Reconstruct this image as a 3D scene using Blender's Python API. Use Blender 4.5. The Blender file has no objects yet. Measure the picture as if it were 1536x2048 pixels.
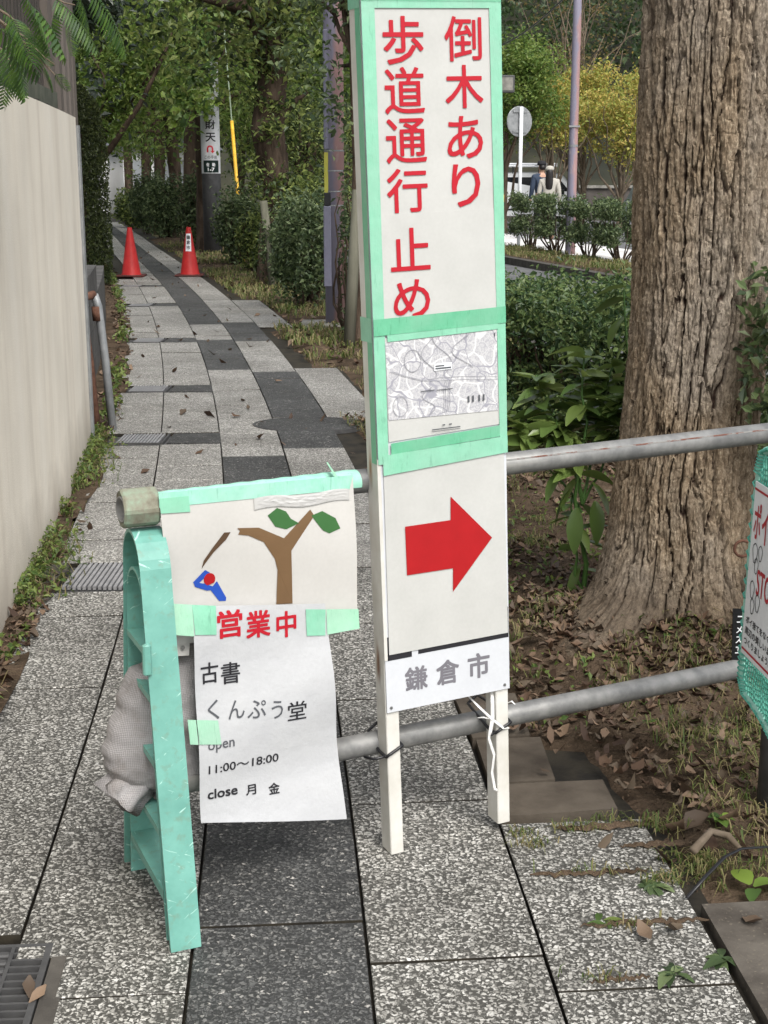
import bpy, math, random
import numpy as np
from mathutils import Vector, Matrix
PI = math.pi
R = math.radians
SC = bpy.context.scene
COL = SC.collection

# ------------------------------------------------------------------ camera
CAM_H, FOC = 1.40, 2800.0                 # lens height (m), focal length in photo pixels (photo 1536 x 2048)
PITCH = math.atan((1024 - 355) / FOC)
cam = bpy.data.cameras.new('camera')
cam.sensor_fit = 'VERTICAL'; cam.sensor_height = 36.0; cam.lens = 36.0 * FOC / 2048
cam.clip_start = 0.05; cam.clip_end = 600
camo = bpy.data.objects.new('camera', cam); COL.objects.link(camo)
camo.location = (0, 0, CAM_H); camo.rotation_euler = (PI / 2 - PITCH, 0, 0)
SC.camera = camo
# ------------------------------------------------------------------ sky and sun (overcast)
SUN_EL, SUN_AZ = 52.0, 155.0              # azimuth measured clockwise from +Y (camera's forward)
W = bpy.data.worlds.new('World'); SC.world = W; W.use_nodes = True
wn = W.node_tree.nodes; wl = W.node_tree.links
bg = wn['Background']; bg.inputs['Strength'].default_value = 0.135
sky = wn.new('ShaderNodeTexSky'); sky.sky_type = 'NISHITA'; sky.sun_disc = False
sky.sun_elevation = R(SUN_EL); sky.sun_rotation = R(SUN_AZ); sky.air_density = 1.0; sky.dust_density = 4.0; sky.ozone_density = 1.0
hs = wn.new('ShaderNodeHueSaturation'); hs.inputs['Saturation'].default_value = 0.32
wl.new(sky.outputs[0], hs.inputs['Color']); wl.new(hs.outputs[0], bg.inputs['Color'])
sl = bpy.data.lights.new('sun', 'SUN'); sl.energy = 1.3; sl.angle = R(28); sl.color = (1, .965, .91)
so = bpy.data.objects.new('sun', sl); COL.objects.link(so)
so.rotation_euler = (R(90 - SUN_EL), 0, R(180 - SUN_AZ)); so.location = (0, 0, 30)
vs = SC.view_settings
vs.view_transform = 'Standard'; vs.look = 'None'; vs.gamma = 1; vs.use_curve_mapping = False
vs.exposure = 0.95
SC.cycles.max_bounces = 8; SC.cycles.diffuse_bounces = 5; SC.cycles.transparent_max_bounces = 6
SC.cycles.use_denoising = True

# ------------------------------------------------------------------ helpers
def tag(o, label=None, cat=None, group=None, kind=None):
    if label: o['label'] = label
    if cat: o['category'] = cat
    if group: o['group'] = group
    if kind: o['kind'] = kind
    return o
def thing(name, label, cat, loc=(0, 0, 0), rot=(0, 0, 0), group=None):
    o = bpy.data.objects.new(name, None); COL.objects.link(o)
    o.empty_display_size = .1
    o.location = loc; o.rotation_euler = rot
    return tag(o, label, cat, group)
def link(name, me, parent=None):
    o = bpy.data.objects.new(name, me); COL.objects.link(o)
    if parent is not None: o.parent = parent
    return o
def copy_tree(o, parent=None):
    c = o.copy(); COL.objects.link(c)
    if parent is not None: c.parent = parent
    for ch in list(o.children): copy_tree(ch, c)
    return c
def smooth(me, f=True):
    me.polygons.foreach_set('use_smooth', [f] * len(me.polygons)); return me

class G:
    """collects geometry for one mesh"""
    def __init__(s): s.v = []; s.f = []
    def add(s, V, F):
        n = len(s.v); s.v += [tuple(p) for p in V]; s.f += [tuple(i + n for i in q) for q in F]; return s
    def hexa(s, P):      # 8 points: bottom 4 ccw, top 4 ccw
        return s.add(P, [(3, 2, 1, 0), (4, 5, 6, 7), (0, 1, 5, 4), (1, 2, 6, 5), (2, 3, 7, 6), (3, 0, 4, 7)])
    def box(s, x0, x1, y0, y1, z0, z1):
        return s.hexa([(x0, y0, z0), (x1, y0, z0), (x1, y1, z0), (x0, y1, z0), (x0, y0, z1), (x1, y0, z1), (x1, y1, z1), (x0, y1, z1)])
    def bevbox(s, x0, x1, y0, y1, z0, z1, b=.004):
        """box with its top and side edges chamfered"""
        V = []
        for z, i in ((z0, b), (z0 + b, 0), (z1 - b, 0), (z1, b)):
            c = b if i == 0 else b
            a0, a1, c0, c1 = x0 + i, x1 - i, y0 + i, y1 - i
            V += [(a0 + c, c0, z), (a1 - c, c0, z), (a1, c0 + c, z), (a1, c1 - c, z), (a1 - c, c1, z), (a0 + c, c1, z), (a0, c1 - c, z), (a0, c0 + c, z)]
        F = [tuple(range(7, -1, -1)), tuple(range(24, 32))]
        for l in range(3):
            for k in range(8):
                F.append((l * 8 + k, l * 8 + (k + 1) % 8, l * 8 + 8 + (k + 1) % 8, l * 8 + 8 + k))
        return s.add(V, F)
    def tube(s, P, r, n=8, cap=True, flat=1.0):
        P = [Vector(p) for p in P]; m = len(P)
        if not hasattr(r, '__len__'): r = [r] * m
        t0 = (P[1] - P[0]).normalized(); u = t0.orthogonal().normalized()
        if abs(t0.z) < .9: u = t0.cross(Vector((0, 0, 1))).normalized()
        V = []
        for i in range(m):
            t = (P[min(i + 1, m - 1)] - P[max(i - 1, 0)]).normalized()
            u = (u - t * u.dot(t)).normalized(); w = t.cross(u)
            for k in range(n):
                a = 2 * PI * k / n
                V.append(P[i] + (u * math.cos(a) + w * math.sin(a) * flat) * r[i])
        F = [(i * n + k, i * n + (k + 1) % n, (i + 1) * n + (k + 1) % n, (i + 1) * n + k) for i in range(m - 1) for k in range(n)]
        if cap: F += [tuple(range(n - 1, -1, -1)), tuple(range((m - 1) * n, m * n))]
        return s.add(V, F)
    def lathe(s, prof, n=24, c=(0, 0, 0), cap=True):
        V = [(c[0] + r * math.cos(2 * PI * k / n), c[1] + r * math.sin(2 * PI * k / n), c[2] + z) for r, z in prof for k in range(n)]
        m = len(prof)
        F = [(i * n + k, i * n + (k + 1) % n, (i + 1) * n + (k + 1) % n, (i + 1) * n + k) for i in range(m - 1) for k in range(n)]
        if cap: F += [tuple(range(n - 1, -1, -1)), tuple(range((m - 1) * n, m * n))]
        return s.add(V, F)
    def grid(s, fn, nu, nv):
        V = [fn(i / nu, j / nv) for j in range(nv + 1) for i in range(nu + 1)]
        F = [(j * (nu + 1) + i, j * (nu + 1) + i + 1, (j + 1) * (nu + 1) + i + 1, (j + 1) * (nu + 1) + i) for j in range(nv) for i in range(nu)]
        return s.add(V, F)
    def prism(s, poly, y0, y1, ax='y'):
        """polygon in (x,z), given counter-clockwise, pushed from y0 (front) to y1 (back)"""
        n = len(poly)
        V = [(x, y0, z) for x, z in poly] + [(x, y1, z) for x, z in poly]
        F = [tuple(range(n)), tuple(range(2 * n - 1, n - 1, -1))] + [(k, k + n, (k + 1) % n + n, (k + 1) % n) for k in range(n)]
        return s.add(V, F)
    def mesh(s, name, mat, sm=False):
        me = bpy.data.meshes.new(name); me.from_pydata(s.v, [], s.f); me.materials.append(mat)
        if sm: smooth(me)
        me.update(); return me
    def build(s, name, mat, parent=None, sm=False):
        return link(name, s.mesh(name, mat, sm), parent)

def np_mesh(name, V, Q, mat, sm=False):
    """numpy vertices (n,3) and faces (m,k)"""
    me = bpy.data.meshes.new(name); V = np.ascontiguousarray(V, dtype=np.float32); Q = np.ascontiguousarray(Q, dtype=np.int32)
    me.vertices.add(len(V)); me.vertices.foreach_set('co', V.ravel())
    k = Q.shape[1]; me.loops.add(Q.size); me.loops.foreach_set('vertex_index', Q.ravel())
    me.polygons.add(len(Q)); me.polygons.foreach_set('loop_start', np.arange(0, Q.size, k, dtype=np.int32))
    me.polygons.foreach_set('use_smooth', np.full(len(Q), sm)); me.materials.append(mat); me.update(calc_edges=True); return me

def hashn(ix, iy, iz, seed=0):
    h = (ix.astype(np.int64) * 374761393 + iy.astype(np.int64) * 668265263 + iz.astype(np.int64) * 2147483647 + seed * 974634541) & 0xffffffff
    h = ((h ^ (h >> 13)) * 1274126177) & 0xffffffff
    h = ((h ^ (h >> 16)) * 2246822519) & 0xffffffff
    return ((h ^ (h >> 15)) & 0xffffff) / float(0xffffff)
def vnoise(x, y, z=0, seed=0):
    x, y = np.asarray(x, float), np.asarray(y, float); z = np.zeros_like(x) + z
    ix, iy, iz = np.floor(x), np.floor(y), np.floor(z); fx, fy, fz = x - ix, y - iy, z - iz
    fx, fy, fz = (f * f * (3 - 2 * f) for f in (fx, fy, fz)); r = 0
    for a in (0, 1):
        for b in (0, 1):
            for c in (0, 1):
                r = r + hashn(ix + a, iy + b, iz + c, seed) * (fx if a else 1 - fx) * (fy if b else 1 - fy) * (fz if c else 1 - fz)
    return r * 2 - 1

def centre(Y):
    """x of the joint line in the middle of the winding pavement, metres"""
    Y = np.minimum(Y, 1e9)
    Yc = np.minimum(Y, 34.0)
    x = 9.38074718e-05 * Yc ** 3 - 7.41228524e-03 * Yc ** 2 - 3.74277202e-02 * Yc + 9.69784140e-02
    return x + np.maximum(Y - 34.0, 0) * -0.235
def lot_z(X, Y):
    a = np.clip((np.asarray(Y, float) - 33) / 8, 0, 1); a = a * a * (3 - 2 * a)
    b = np.clip((np.asarray(X, float) - (centre(np.asarray(Y, float)) + 7)) / 2, 0, 1)
    return -.36 * a * b
def ray(px, py):
    x = (px - 768) / FOC; y = (1024 - py) / FOC
    return Vector((x, math.cos(PITCH) + y * math.sin(PITCH), -math.sin(PITCH) + y * math.cos(PITCH)))
def gp(px, py, z=0.0):
    """ground point seen at a place in the photograph"""
    d = ray(px, py); t = (z - CAM_H) / d.z; return Vector((d.x * t, d.y * t, z))
def at(px, py, Y):
    d = ray(px, py); t = Y / d.y; return Vector((d.x * t, Y, CAM_H + d.z * t))

# ------------------------------------------------------------------ materials
class NT:
    def __init__(s, name):
        s.m = bpy.data.materials.new(name); s.m.use_nodes = True; s.t = s.m.node_tree; s.n = s.t.nodes; s.b = s.n['Principled BSDF']; s.out = s.n['Material Output']
    def node(s, typ, **kw):
        n = s.n.new(typ)
        for k, v in kw.items():
            if k in n.inputs: n.inputs[k].default_value = v
            else: setattr(n, k, v)
        return n
    def l(s, a, b): s.t.links.new(a, b)
    def coord(s, scale=(1, 1, 1), src='Object'):
        tc = s.node('ShaderNodeTexCoord'); mp = s.node('ShaderNodeMapping'); mp.inputs['Scale'].default_value = scale
        s.l(tc.outputs[src], mp.inputs['Vector']); return mp.outputs[0]
    def noise(s, vec, scale, detail=4, rough=.55, dist=0):
        n = s.node('ShaderNodeTexNoise'); n.inputs['Scale'].default_value = scale; n.inputs['Detail'].default_value = detail
        n.inputs['Roughness'].default_value = rough; n.inputs['Distortion'].default_value = dist; s.l(vec, n.inputs['Vector']); return n.outputs['Fac']
    def ramp(s, fac, stops, interp='LINEAR'):
        r = s.node('ShaderNodeValToRGB'); r.color_ramp.interpolation = interp; e = r.color_ramp.elements
        while len(e) < len(stops): e.new(.5)
        for el, (p, c) in zip(e, stops):
            el.position = p; el.color = (c, c, c, 1) if not hasattr(c, '__len__') else (*c, 1)
        s.l(fac, r.inputs['Fac']); return r.outputs['Color']
    def mix(s, fac, a, b, mode='MIX'):
        m = s.node('ShaderNodeMix', data_type='RGBA', blend_type=mode)
        for i, v in ((0, fac), (6, a), (7, b)):
            if hasattr(v, 'is_output'): s.l(v, m.inputs[i])
            else: m.inputs[i].default_value = v if i == 0 else ((*v, 1) if hasattr(v, '__len__') else (v, v, v, 1))
        return m.outputs[2]
    def bump(s, h, strength=.5, dist=.01):
        b = s.node('ShaderNodeBump'); b.inputs['Strength'].default_value = strength; b.inputs['Distance'].default_value = dist
        s.l(h, b.inputs['Height']); s.l(b.outputs[0], s.b.inputs['Normal'])
    def col(s, c):
        if hasattr(c, 'is_output'): s.l(c, s.b.inputs['Base Color'])
        else: s.b.inputs['Base Color'].default_value = (*c, 1)
    def set(s, rough=.6, spec=.3, metal=0):
        s.b.inputs['Roughness'].default_value = rough; s.b.inputs['Specular IOR Level'].default_value = spec; s.b.inputs['Metallic'].default_value = metal; return s
def two(name, a, b, scale=8, lo=.4, hi=.6, rough=.7, spec=.3, metal=0, bump=0, bscale=60, bdist=.003, stretch=(1, 1, 1), c=None, cs=40, cl=(.6, .7)):
    """surface of two colours broken up by noise, with fine relief"""
    t = NT(name); v = t.coord(stretch); f = t.noise(v, scale, 6, .6)
    col = t.ramp(f, [(lo, a), (hi, b)])
    if c is not None:
        g = t.noise(v, cs, 5, .65); col = t.mix(t.ramp(g, [(cl[0], 0.), (cl[1], 1.)]), col, c)
    t.col(col); t.set(rough, spec, metal)
    if bump: t.bump(t.noise(v, bscale, 5, .6), bump, bdist)
    return t.m
def leafmat(name, cols, rough=.45, trans=.38, spec=.35):
    t = NT(name); g = t.node('ShaderNodeNewGeometry')
    oi = t.node('ShaderNodeObjectInfo'); ad = t.node('ShaderNodeMath', operation='ADD'); t.l(g.outputs['Random Per Island'], ad.inputs[0]); t.l(oi.outputs['Random'], ad.inputs[1]); fr_ = t.node('ShaderNodeMath', operation='FRACT'); t.l(ad.outputs[0], fr_.inputs[0])
    n = len(cols); c = t.ramp(fr_.outputs[0], [((i + .5) / n, k) for i, k in enumerate(cols)])
    t.col(c); t.set(rough, spec)
    tr = t.node('ShaderNodeBsdfTranslucent'); hsn = t.node('ShaderNodeHueSaturation'); hsn.inputs['Value'].default_value = 1.5; hsn.inputs['Hue'].default_value = .485
    t.l(c, hsn.inputs['Color']); t.l(hsn.outputs[0], tr.inputs['Color'])
    mx = t.node('ShaderNodeMixShader'); mx.inputs[0].default_value = trans
    t.l(t.b.outputs[0], mx.inputs[1]); t.l(tr.outputs[0], mx.inputs[2]); t.l(mx.outputs[0], t.out.inputs['Surface']); return t.m
def pebble(name, stops, gap, grime=.45):
    """exposed aggregate: pebbles set in darker mortar"""
    t = NT(name); v = t.coord()
    wv = t.node('ShaderNodeTexNoise'); wv.inputs['Scale'].default_value = 60; t.l(v, wv.inputs['Vector'])
    add = t.node('ShaderNodeMixRGB', blend_type='LINEAR_LIGHT'); add.inputs[0].default_value = .006; t.l(v, add.inputs[1]); t.l(wv.outputs['Color'], add.inputs[2]); wv.inputs['Scale'].default_value = 110; add.inputs[0].default_value = .009
    vo = t.node('ShaderNodeTexVoronoi', feature='F1', voronoi_dimensions='2D'); vo.inputs['Scale'].default_value = 112; t.l(add.outputs[0], vo.inputs['Vector'])
    sm = t.node('ShaderNodeTexVoronoi', feature='F1', voronoi_dimensions='2D'); sm.inputs['Scale'].default_value = 230; t.l(add.outputs[0], sm.inputs['Vector'])
    sep = t.node('ShaderNodeSeparateColor'); t.l(vo.outputs['Color'], sep.inputs[0]); sep2 = t.node('ShaderNodeSeparateColor'); t.l(sm.outputs['Color'], sep2.inputs[0])
    sz = t.node('ShaderNodeMath', operation='MULTIPLY_ADD'); t.l(sep.outputs[1], sz.inputs[0]); sz.inputs[1].default_value = .22; t.l(vo.outputs['Distance'], sz.inputs[2])
    edge = t.ramp(sz.outputs[0], [(.40, 1.), (.56, 0.)])
    pc = t.ramp(sep.outputs[0], stops); grit = t.ramp(sep2.outputs[0], [(.55, gap), (1., stops[2][1])]); ge = t.ramp(sm.outputs['Distance'], [(.25, 1.), (.45, 0.)])
    pc = t.mix(.30, pc, t.ramp(t.noise(v, 420, 3, .6), [(.3, .55), (.7, 1.1)]), 'MULTIPLY')
    c = t.mix(edge, t.mix(ge, gap, grit), pc); ve = None
    big = t.noise(v, 1.7, 6, .65); c = t.mix(grime, c, t.ramp(big, [(.32, (.30, .285, .25)), (.62, (1., 1., .98))]), 'MULTIPLY')
    med = t.noise(v, 14, 4, .6); c = t.mix(.35, c, t.ramp(med, [(.38, .55), (.6, 1.)]), 'MULTIPLY')
    oi = t.node('ShaderNodeObjectInfo'); c = t.mix(.30, c, t.ramp(oi.outputs['Random'], [(0., (.60, .595, .57)), (.5, (.88, .87, .85)), (1., (1.12, 1.11, 1.08))]), 'MULTIPLY')
    t.col(c); t.set(.6, .3); t.bump(edge, .7, .003); return t.m

M = {}
M['slab_light'] = pebble('light_exposed_aggregate', [(0., (.11, .107, .098)), (.22, (.31, .303, .28)), (.5, (.47, .46, .43)), (.8, (.61, .60, .565)), (1., (.74, .73, .70))], (.074, .072, .065))
M['slab_dark'] = pebble('dark_exposed_aggregate', [(0., (.055, .056, .057)), (.5, (.12, .122, .122)), (.85, (.20, .20, .195)), (.96, (.31, .305, .29)), (1., (.55, .53, .50))], (.038, .039, .039))
M['slab_pale'] = pebble('pale_far_aggregate', [(0., (.17, .165, .155)), (.25, (.36, .35, .33)), (.6, (.56, .55, .515)), (1., (.78, .77, .73))], (.15, .146, .138))  # paler version of the light aggregate, used on slabs past the barrier
M['slab_grey'] = pebble('grey_far_aggregate', [(0., (.05, .051, .053)), (.5, (.105, .107, .108)), (.9, (.19, .19, .185)), (1., (.5, .49, .46))], (.04, .041, .042))
M['joint'] = two('joint_dirt', (.014, .012, .009), (.032, .027, .018), 12, bump=.6)
M['soil'] = two('soil', (.036, .026, .017), (.105, .074, .050), 5, .35, .65, .95, .1, bump=1., bscale=45, bdist=.02, c=(.15, .115, .08), cs=60, cl=(.6, .72))
M['far_ground'] = two('far_ground', (.05, .055, .025), (.10, .085, .05), .6, .4, .6, .95, .1)
M['wood_floor'] = two('wood_floor', (.012, .014, .008), (.03, .03, .016), .6)
M['asphalt'] = two('asphalt', (.095, .097, .10), (.13, .13, .132), 3, .4, .6, .85, .2, bump=.4, bscale=150)
M['concrete'] = two('concrete', (.16, .155, .14), (.26, .25, .225), 6, .4, .62, .85, .2, bump=.5, bscale=90)
M['dark_stone'] = two('dark_stone', (.045, .041, .036), (.085, .078, .068), 7, .35, .65, .85, .25, bump=.6, bscale=70, c=(.13, .12, .10), cs=130, cl=(.62, .74))
M['edge_stone'] = two('damp_edging_stone', (.050, .043, .036), (.105, .093, .078), 8, .35, .65, .85, .2, bump=.8, bscale=55, c=(.15, .13, .10), cs=120, cl=(.58, .7))
M['brown_stone'] = two('soil_stained_stone', (.055, .045, .035), (.10, .084, .066), 9, .35, .65, .9, .15, bump=.7, bscale=60)
M['white_pave'] = two('pale_paving', (.52, .51, .49), (.68, .67, .65), 1.2, .4, .6, .8, .2)
# ---- wall render: vertical streaks of dirt
t = NT('rendered_wall'); v = t.coord((1.1, 1.1, .07)); v2 = t.coord(); st = t.noise(v, 3, 6, .62, .4); fine = t.noise(v2, 160, 3, .6); blot = t.noise(v2, 2.2, 6, .6)
c = t.ramp(st, [(.30, (.56, .50, .42)), (.48, (.72, .665, .565)), (.64, (.76, .71, .615))]); c = t.mix(.4, c, t.ramp(blot, [(.3, .7), (.65, 1.)]), 'MULTIPLY')
hg = t.node('ShaderNodeSeparateXYZ'); t.l(v2, hg.inputs[0]); mad = t.node('ShaderNodeMath', operation='MULTIPLY_ADD'); t.l(blot, mad.inputs[0]); mad.inputs[1].default_value = .5; t.l(hg.outputs[2], mad.inputs[2])
c = t.mix(t.ramp(mad.outputs[0], [(.25, .75), (.55, 0.)]), c, (.33, .29, .24)); t.col(c); t.set(.9, .15); t.bump(fine, .5, .003); M['wall'] = t.m
M['siding'] = two('brown_metal_siding', (.030, .025, .021), (.045, .037, .031), 2.5, .4, .6, .55, .35, stretch=(1, 1, .15), bump=.1)
M['siding_pale'] = two('weathered_siding', (.085, .072, .062), (.125, .107, .093), 2.5, .4, .6, .6, .3, stretch=(1, 1, .15))
M['dark_wood'] = two('dark_stained_wood', (.018, .016, .014), (.045, .040, .032), 6, stretch=(1, .2, 1), bump=.3)
M['sill_green'] = two('mossy_sill', (.055, .062, .045), (.10, .105, .08), 6, bump=.3)
M['grey_block'] = two('grey_blockwork', (.055, .054, .052), (.095, .092, .088), 4, .4, .62, .9, .2, bump=.6, bscale=80)
# ---- barrier and sign
t = NT('galvanised_pipe'); v = t.coord((1, 1, 1)); n1 = t.noise(v, 22, 5, .6); n2 = t.noise(t.coord((4, 60, 60)), 1, 5, .6)
c = t.ramp(n1, [(.35, (.15, .152, .15)), (.65, (.26, .26, .25))]); c = t.mix(t.ramp(n2, [(.56, 0.), (.72, .45)]), c, (.34, .33, .30)); t.col(c); t.set(.52, .5, .35); t.bump(n1, .15, .002); M['pipe'] = t.m
t = NT('rusted_pipe_seam'); n1 = t.noise(t.coord((9, 30, 30)), 4, 5, .7); c = t.ramp(n1, [(.47, (.20, .20, .19)), (.56, (.125, .050, .035))]); t.col(c); t.set(.8, .2); M['seam'] = t.m
t = NT('green_plastic'); v = t.coord(); n1 = t.noise(v, 10, 5, .65); 
def streaks(ang, sc, th):
    mp = t.node('ShaderNodeMapping'); mp.vector_type = 'POINT'; mp.inputs['Rotation'].default_value = (0, R(ang), 0); mp.inputs['Scale'].default_value = sc; tc = t.node('ShaderNodeTexCoord'); rot = t.node('ShaderNodeVectorRotate', rotation_type='Y_AXIS'); rot.inputs['Angle'].default_value = R(ang); t.l(tc.outputs['Object'], rot.inputs['Vector']); mp.inputs['Rotation'].default_value = (0, 0, 0); t.l(rot.outputs[0], mp.inputs['Vector'])
    return t.ramp(t.noise(mp.outputs[0], 1, 3, .6, .4), [(th, 0.), (th + .03, 1.)])
s1, s2 = streaks(35, (14, 8, 150), .665), streaks(-28, (18, 8, 190), .675); n2 = t.mix(1., s1, s2, 'LIGHTEN'); n3 = t.noise(v, 55, 4, .6)
c = t.ramp(n1, [(.3, (.10, .27, .225)), (.7, (.165, .39, .33))]); c = t.mix(t.ramp(n2, [(.0, 0.), (1., .7)]), c, (.46, .70, .63)); c = t.mix(t.ramp(n3, [(.55, 0.), (.72, .5)]), c, (.15, .20, .14))
t.col(c); t.set(.45, .4); M['green'] = t.m
M['green_deep'] = two('green_plastic_inside', (.05, .20, .14), (.09, .29, .21), 12, .35, .65, .5, .35)
t = NT('chipped_white_paint'); v = t.coord((14, 14, 1.6)); n1 = t.noise(v, 2.4, 6, .7); n2 = t.noise(t.coord(), 9, 5, .6); n3 = t.noise(t.coord((30, 30, 3.2)), 1.4, 4, .6)
c = t.ramp(n2, [(.35, (.52, .505, .455)), (.65, (.64, .635, .60))]); c = t.mix(t.ramp(n1, [(.66, 0.), (.71, 1.)]), c, (.27, .245, .21)); c = t.mix(t.ramp(n3, [(.70, 0.), (.77, .9)]), c, (.26, .10, .035))
for cz in (.425, .84):
    vd = t.node('ShaderNodeVectorMath', operation='DISTANCE'); t.l(t.coord((26, 38, 9)), vd.inputs[0]); vd.inputs[1].default_value = (.1, .030 * 38, cz * 9)
    ja = t.node('ShaderNodeMath', operation='MULTIPLY_ADD'); t.l(n1, ja.inputs[0]); ja.inputs[1].default_value = 1.1; t.l(vd.outputs['Value'], ja.inputs[2])
    c = t.mix(t.ramp(ja.outputs[0], [(.62, .9), (1.0, 0.)]), c, t.ramp(n1, [(.4, (.10, .035, .015)), (.6, (.42, .22, .08))]))
t.col(c); t.set(.65, .3); t.bump(n1, .2, .002); M['white_wood'] = t.m
def papermat(name, a, b, rough, spec, wr=.25, dist=.006, scale=9, coat=0):
    t = NT(name); v = t.coord(); n1 = t.noise(v, scale, 6, .62); n2 = t.noise(v, 140, 3, .5); n3 = t.noise(v, 3.2, 4, .5)
    c = t.ramp(n1, [(.3, a), (.7, b)]); t.col(t.mix(.10, c, t.ramp(n2, [(.3, .6), (.7, 1.)]), 'MULTIPLY')); t.set(rough, spec)
    if coat: t.b.inputs['Coat Weight'].default_value = coat; t.b.inputs['Coat Roughness'].default_value = .16
    t.bump(t.mix(.5, n1, n3), wr, dist); return t.m
M['paper'] = papermat('matt_paper', (.455, .458, .438), (.51, .512, .492), .55, .25)
M['paper_film'] = papermat('laminated_paper', (.46, .47, .485), (.50, .51, .52), .38, .4, .7, .014, 9, .8)
M['paper_art'] = papermat('poster_paper', (.49, .48, .455), (.535, .525, .50), .5, .3, .3, .008, 6, .15)
M['film'] = papermat('clouded_film', (.42, .42, .415), (.50, .495, .475), .22, .5, .4, .006, 14, .8)
M['enamel'] = papermat('white_enamel_board', (.55, .57, .60), (.59, .61, .64), .35, .4, .05)
def flat(name, c, rough=.5, spec=.3, metal=0):
    t = NT(name); n1 = t.noise(t.coord(), 25, 4, .6); t.col(t.mix(.3, c, t.ramp(n1, [(.3, .72), (.7, 1.1)]), 'MULTIPLY')); t.set(rough, spec, metal); return t.m
M['red_ink'] = flat('red_ink', (.42, .010, .022)); M['red_ink2'] = flat('arrow_red_ink', (.36, .009, .012)); M['black_ink'] = flat('black_ink', (.022, .022, .026)); M['grey_ink'] = flat('grey_ink', (.17, .165, .185))
M['map_ink'] = flat('pale_map_ink', (.30, .30, .33)); M['faded_ink'] = flat('faded_ink', (.085, .09, .10)); M['brown_ink'] = flat('brown_ink', (.155, .092, .045)); M['brown_dark'] = flat('dark_brown_ink', (.085, .05, .028))
M['green_ink'] = flat('green_ink', (.040, .125, .038)); M['blue_ink'] = flat('blue_ink', (.020, .072, .38))
def tapemat(name, a, b):
    t = NT(name); n1 = t.noise(t.coord((1, 1, 1)), 30, 5, .65); n2 = t.noise(t.coord((1, 1, 1)), 7, 5, .6); n3 = t.noise(t.coord((90, 90, 14)), 1.4, 4, .65); c = t.ramp(n1, [(.3, a), (.7, b)]); c = t.mix(t.ramp(n2, [(.42, .0), (.66, .45)]), c, tuple(.55 * x + .16 for x in b)); c = t.mix(t.ramp(n3, [(.60, 0.), (.70, .5)]), c, tuple(x * .6 for x in a)); t.col(c); t.set(.38, .45); t.bump(t.mix(.5, n1, n3), .5, .004); return t.m
M['tape'] = tapemat('green_cloth_tape', (.19, .47, .32), (.24, .55, .39)); M['tape_over'] = tapemat('doubled_green_tape', (.105, .385, .225), (.14, .45, .275)); M['tape_mid'] = tapemat('thin_green_tape', (.22, .53, .40), (.34, .66, .53)); M['tape_pale'] = tapemat('pale_green_tape', (.26, .53, .36), (.33, .59, .43))
M['black_plastic'] = flat('black_plastic', (.012, .012, .014), .35, .5); M['white_string'] = flat('white_plastic_string', (.68, .68, .66), .4)
t = NT('street_map_print'); v = t.coord(); c = (.50, .50, .505)
def edges(sc, th, tone, base, dist=.0):
    wv = t.node('ShaderNodeTexNoise'); wv.inputs['Scale'].default_value = 14; t.l(v, wv.inputs['Vector'])
    ad = t.node('ShaderNodeMixRGB', blend_type='LINEAR_LIGHT'); ad.inputs[0].default_value = dist; t.l(v, ad.inputs[1]); t.l(wv.outputs['Color'], ad.inputs[2])
    ve = t.node('ShaderNodeTexVoronoi', feature='DISTANCE_TO_EDGE'); ve.inputs['Scale'].default_value = sc; t.l(ad.outputs[0], ve.inputs['Vector'])
    return t.mix(t.ramp(ve.outputs['Distance'], [(th * .5, 1.), (th, 0.)]), base, tone)
c = edges(230, .10, (.40, .40, .43), c, .002); c = edges(120, .07, (.36, .36, .39), c, .004); c = edges(55, .05, (.52, .52, .53), c, .012); c = edges(22, .05, (.62, .62, .62), c, .03); c = edges(15, .028, (.30, .30, .34), c, .05); t.col(c); t.set(.5, .3); M['map'] = t.m
t = NT('woven_sack'); wx = t.node('ShaderNodeTexWave', bands_direction='Z'); wx.inputs['Scale'].default_value = 95; wx.inputs['Distortion'].default_value = 2.; wy = t.node('ShaderNodeTexWave', bands_direction='X'); wy.inputs['Scale'].default_value = 95; wy.inputs['Distortion'].default_value = 2.
v = t.coord(); t.l(v, wx.inputs[0]); t.l(v, wy.inputs[0]); n1 = t.noise(v, 9, 5, .6); wv = t.mix(.5, wx.outputs['Color'], wy.outputs['Color'])
c = t.ramp(n1, [(.3, (.26, .25, .25)), (.7, (.42, .405, .405))]); c = t.mix(.30, c, wv, 'MULTIPLY'); dz = t.noise(v, 16, 5, .7); c = t.mix(t.ramp(dz, [(.50, 0.), (.68, .5)]), c, (.16, .135, .115)); t.col(c); t.set(.7, .3); t.bump(wv, .35, .002); M['sack'] = t.m
M['rust'] = two('rust', (.075, .036, .025), (.15, .075, .05), 30, .35, .65, .85, .2, bump=.6, bscale=120); M['zinc'] = two('dull_zinc', (.20, .21, .215), (.30, .31, .315), 12, .35, .65, .5, .4, .3)
M['cone'] = two('cone_red', (.36, .012, .012), (.46, .020, .018), 9, .35, .65, .5, .35); M['cone_base'] = two('cone_base', (.05, .018, .016), (.11, .03, .025), 14, rough=.7)
M['pole_dark'] = two('dark_concrete_pole', (.045, .046, .048), (.062, .063, .065), 9, rough=.8, bump=.3)
M['sign_white'] = flat('white_plastic_sheet', (.74, .76, .78), .4); M['plate_green'] = flat('dark_green_plate', (.012, .030, .026), .4)
M['yellow'] = two('yellow_plastic', (.58, .33, .03), (.72, .45, .05), 14, .35, .65, .5); M['wire'] = flat('wire', (.20, .25, .18), .5)
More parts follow.
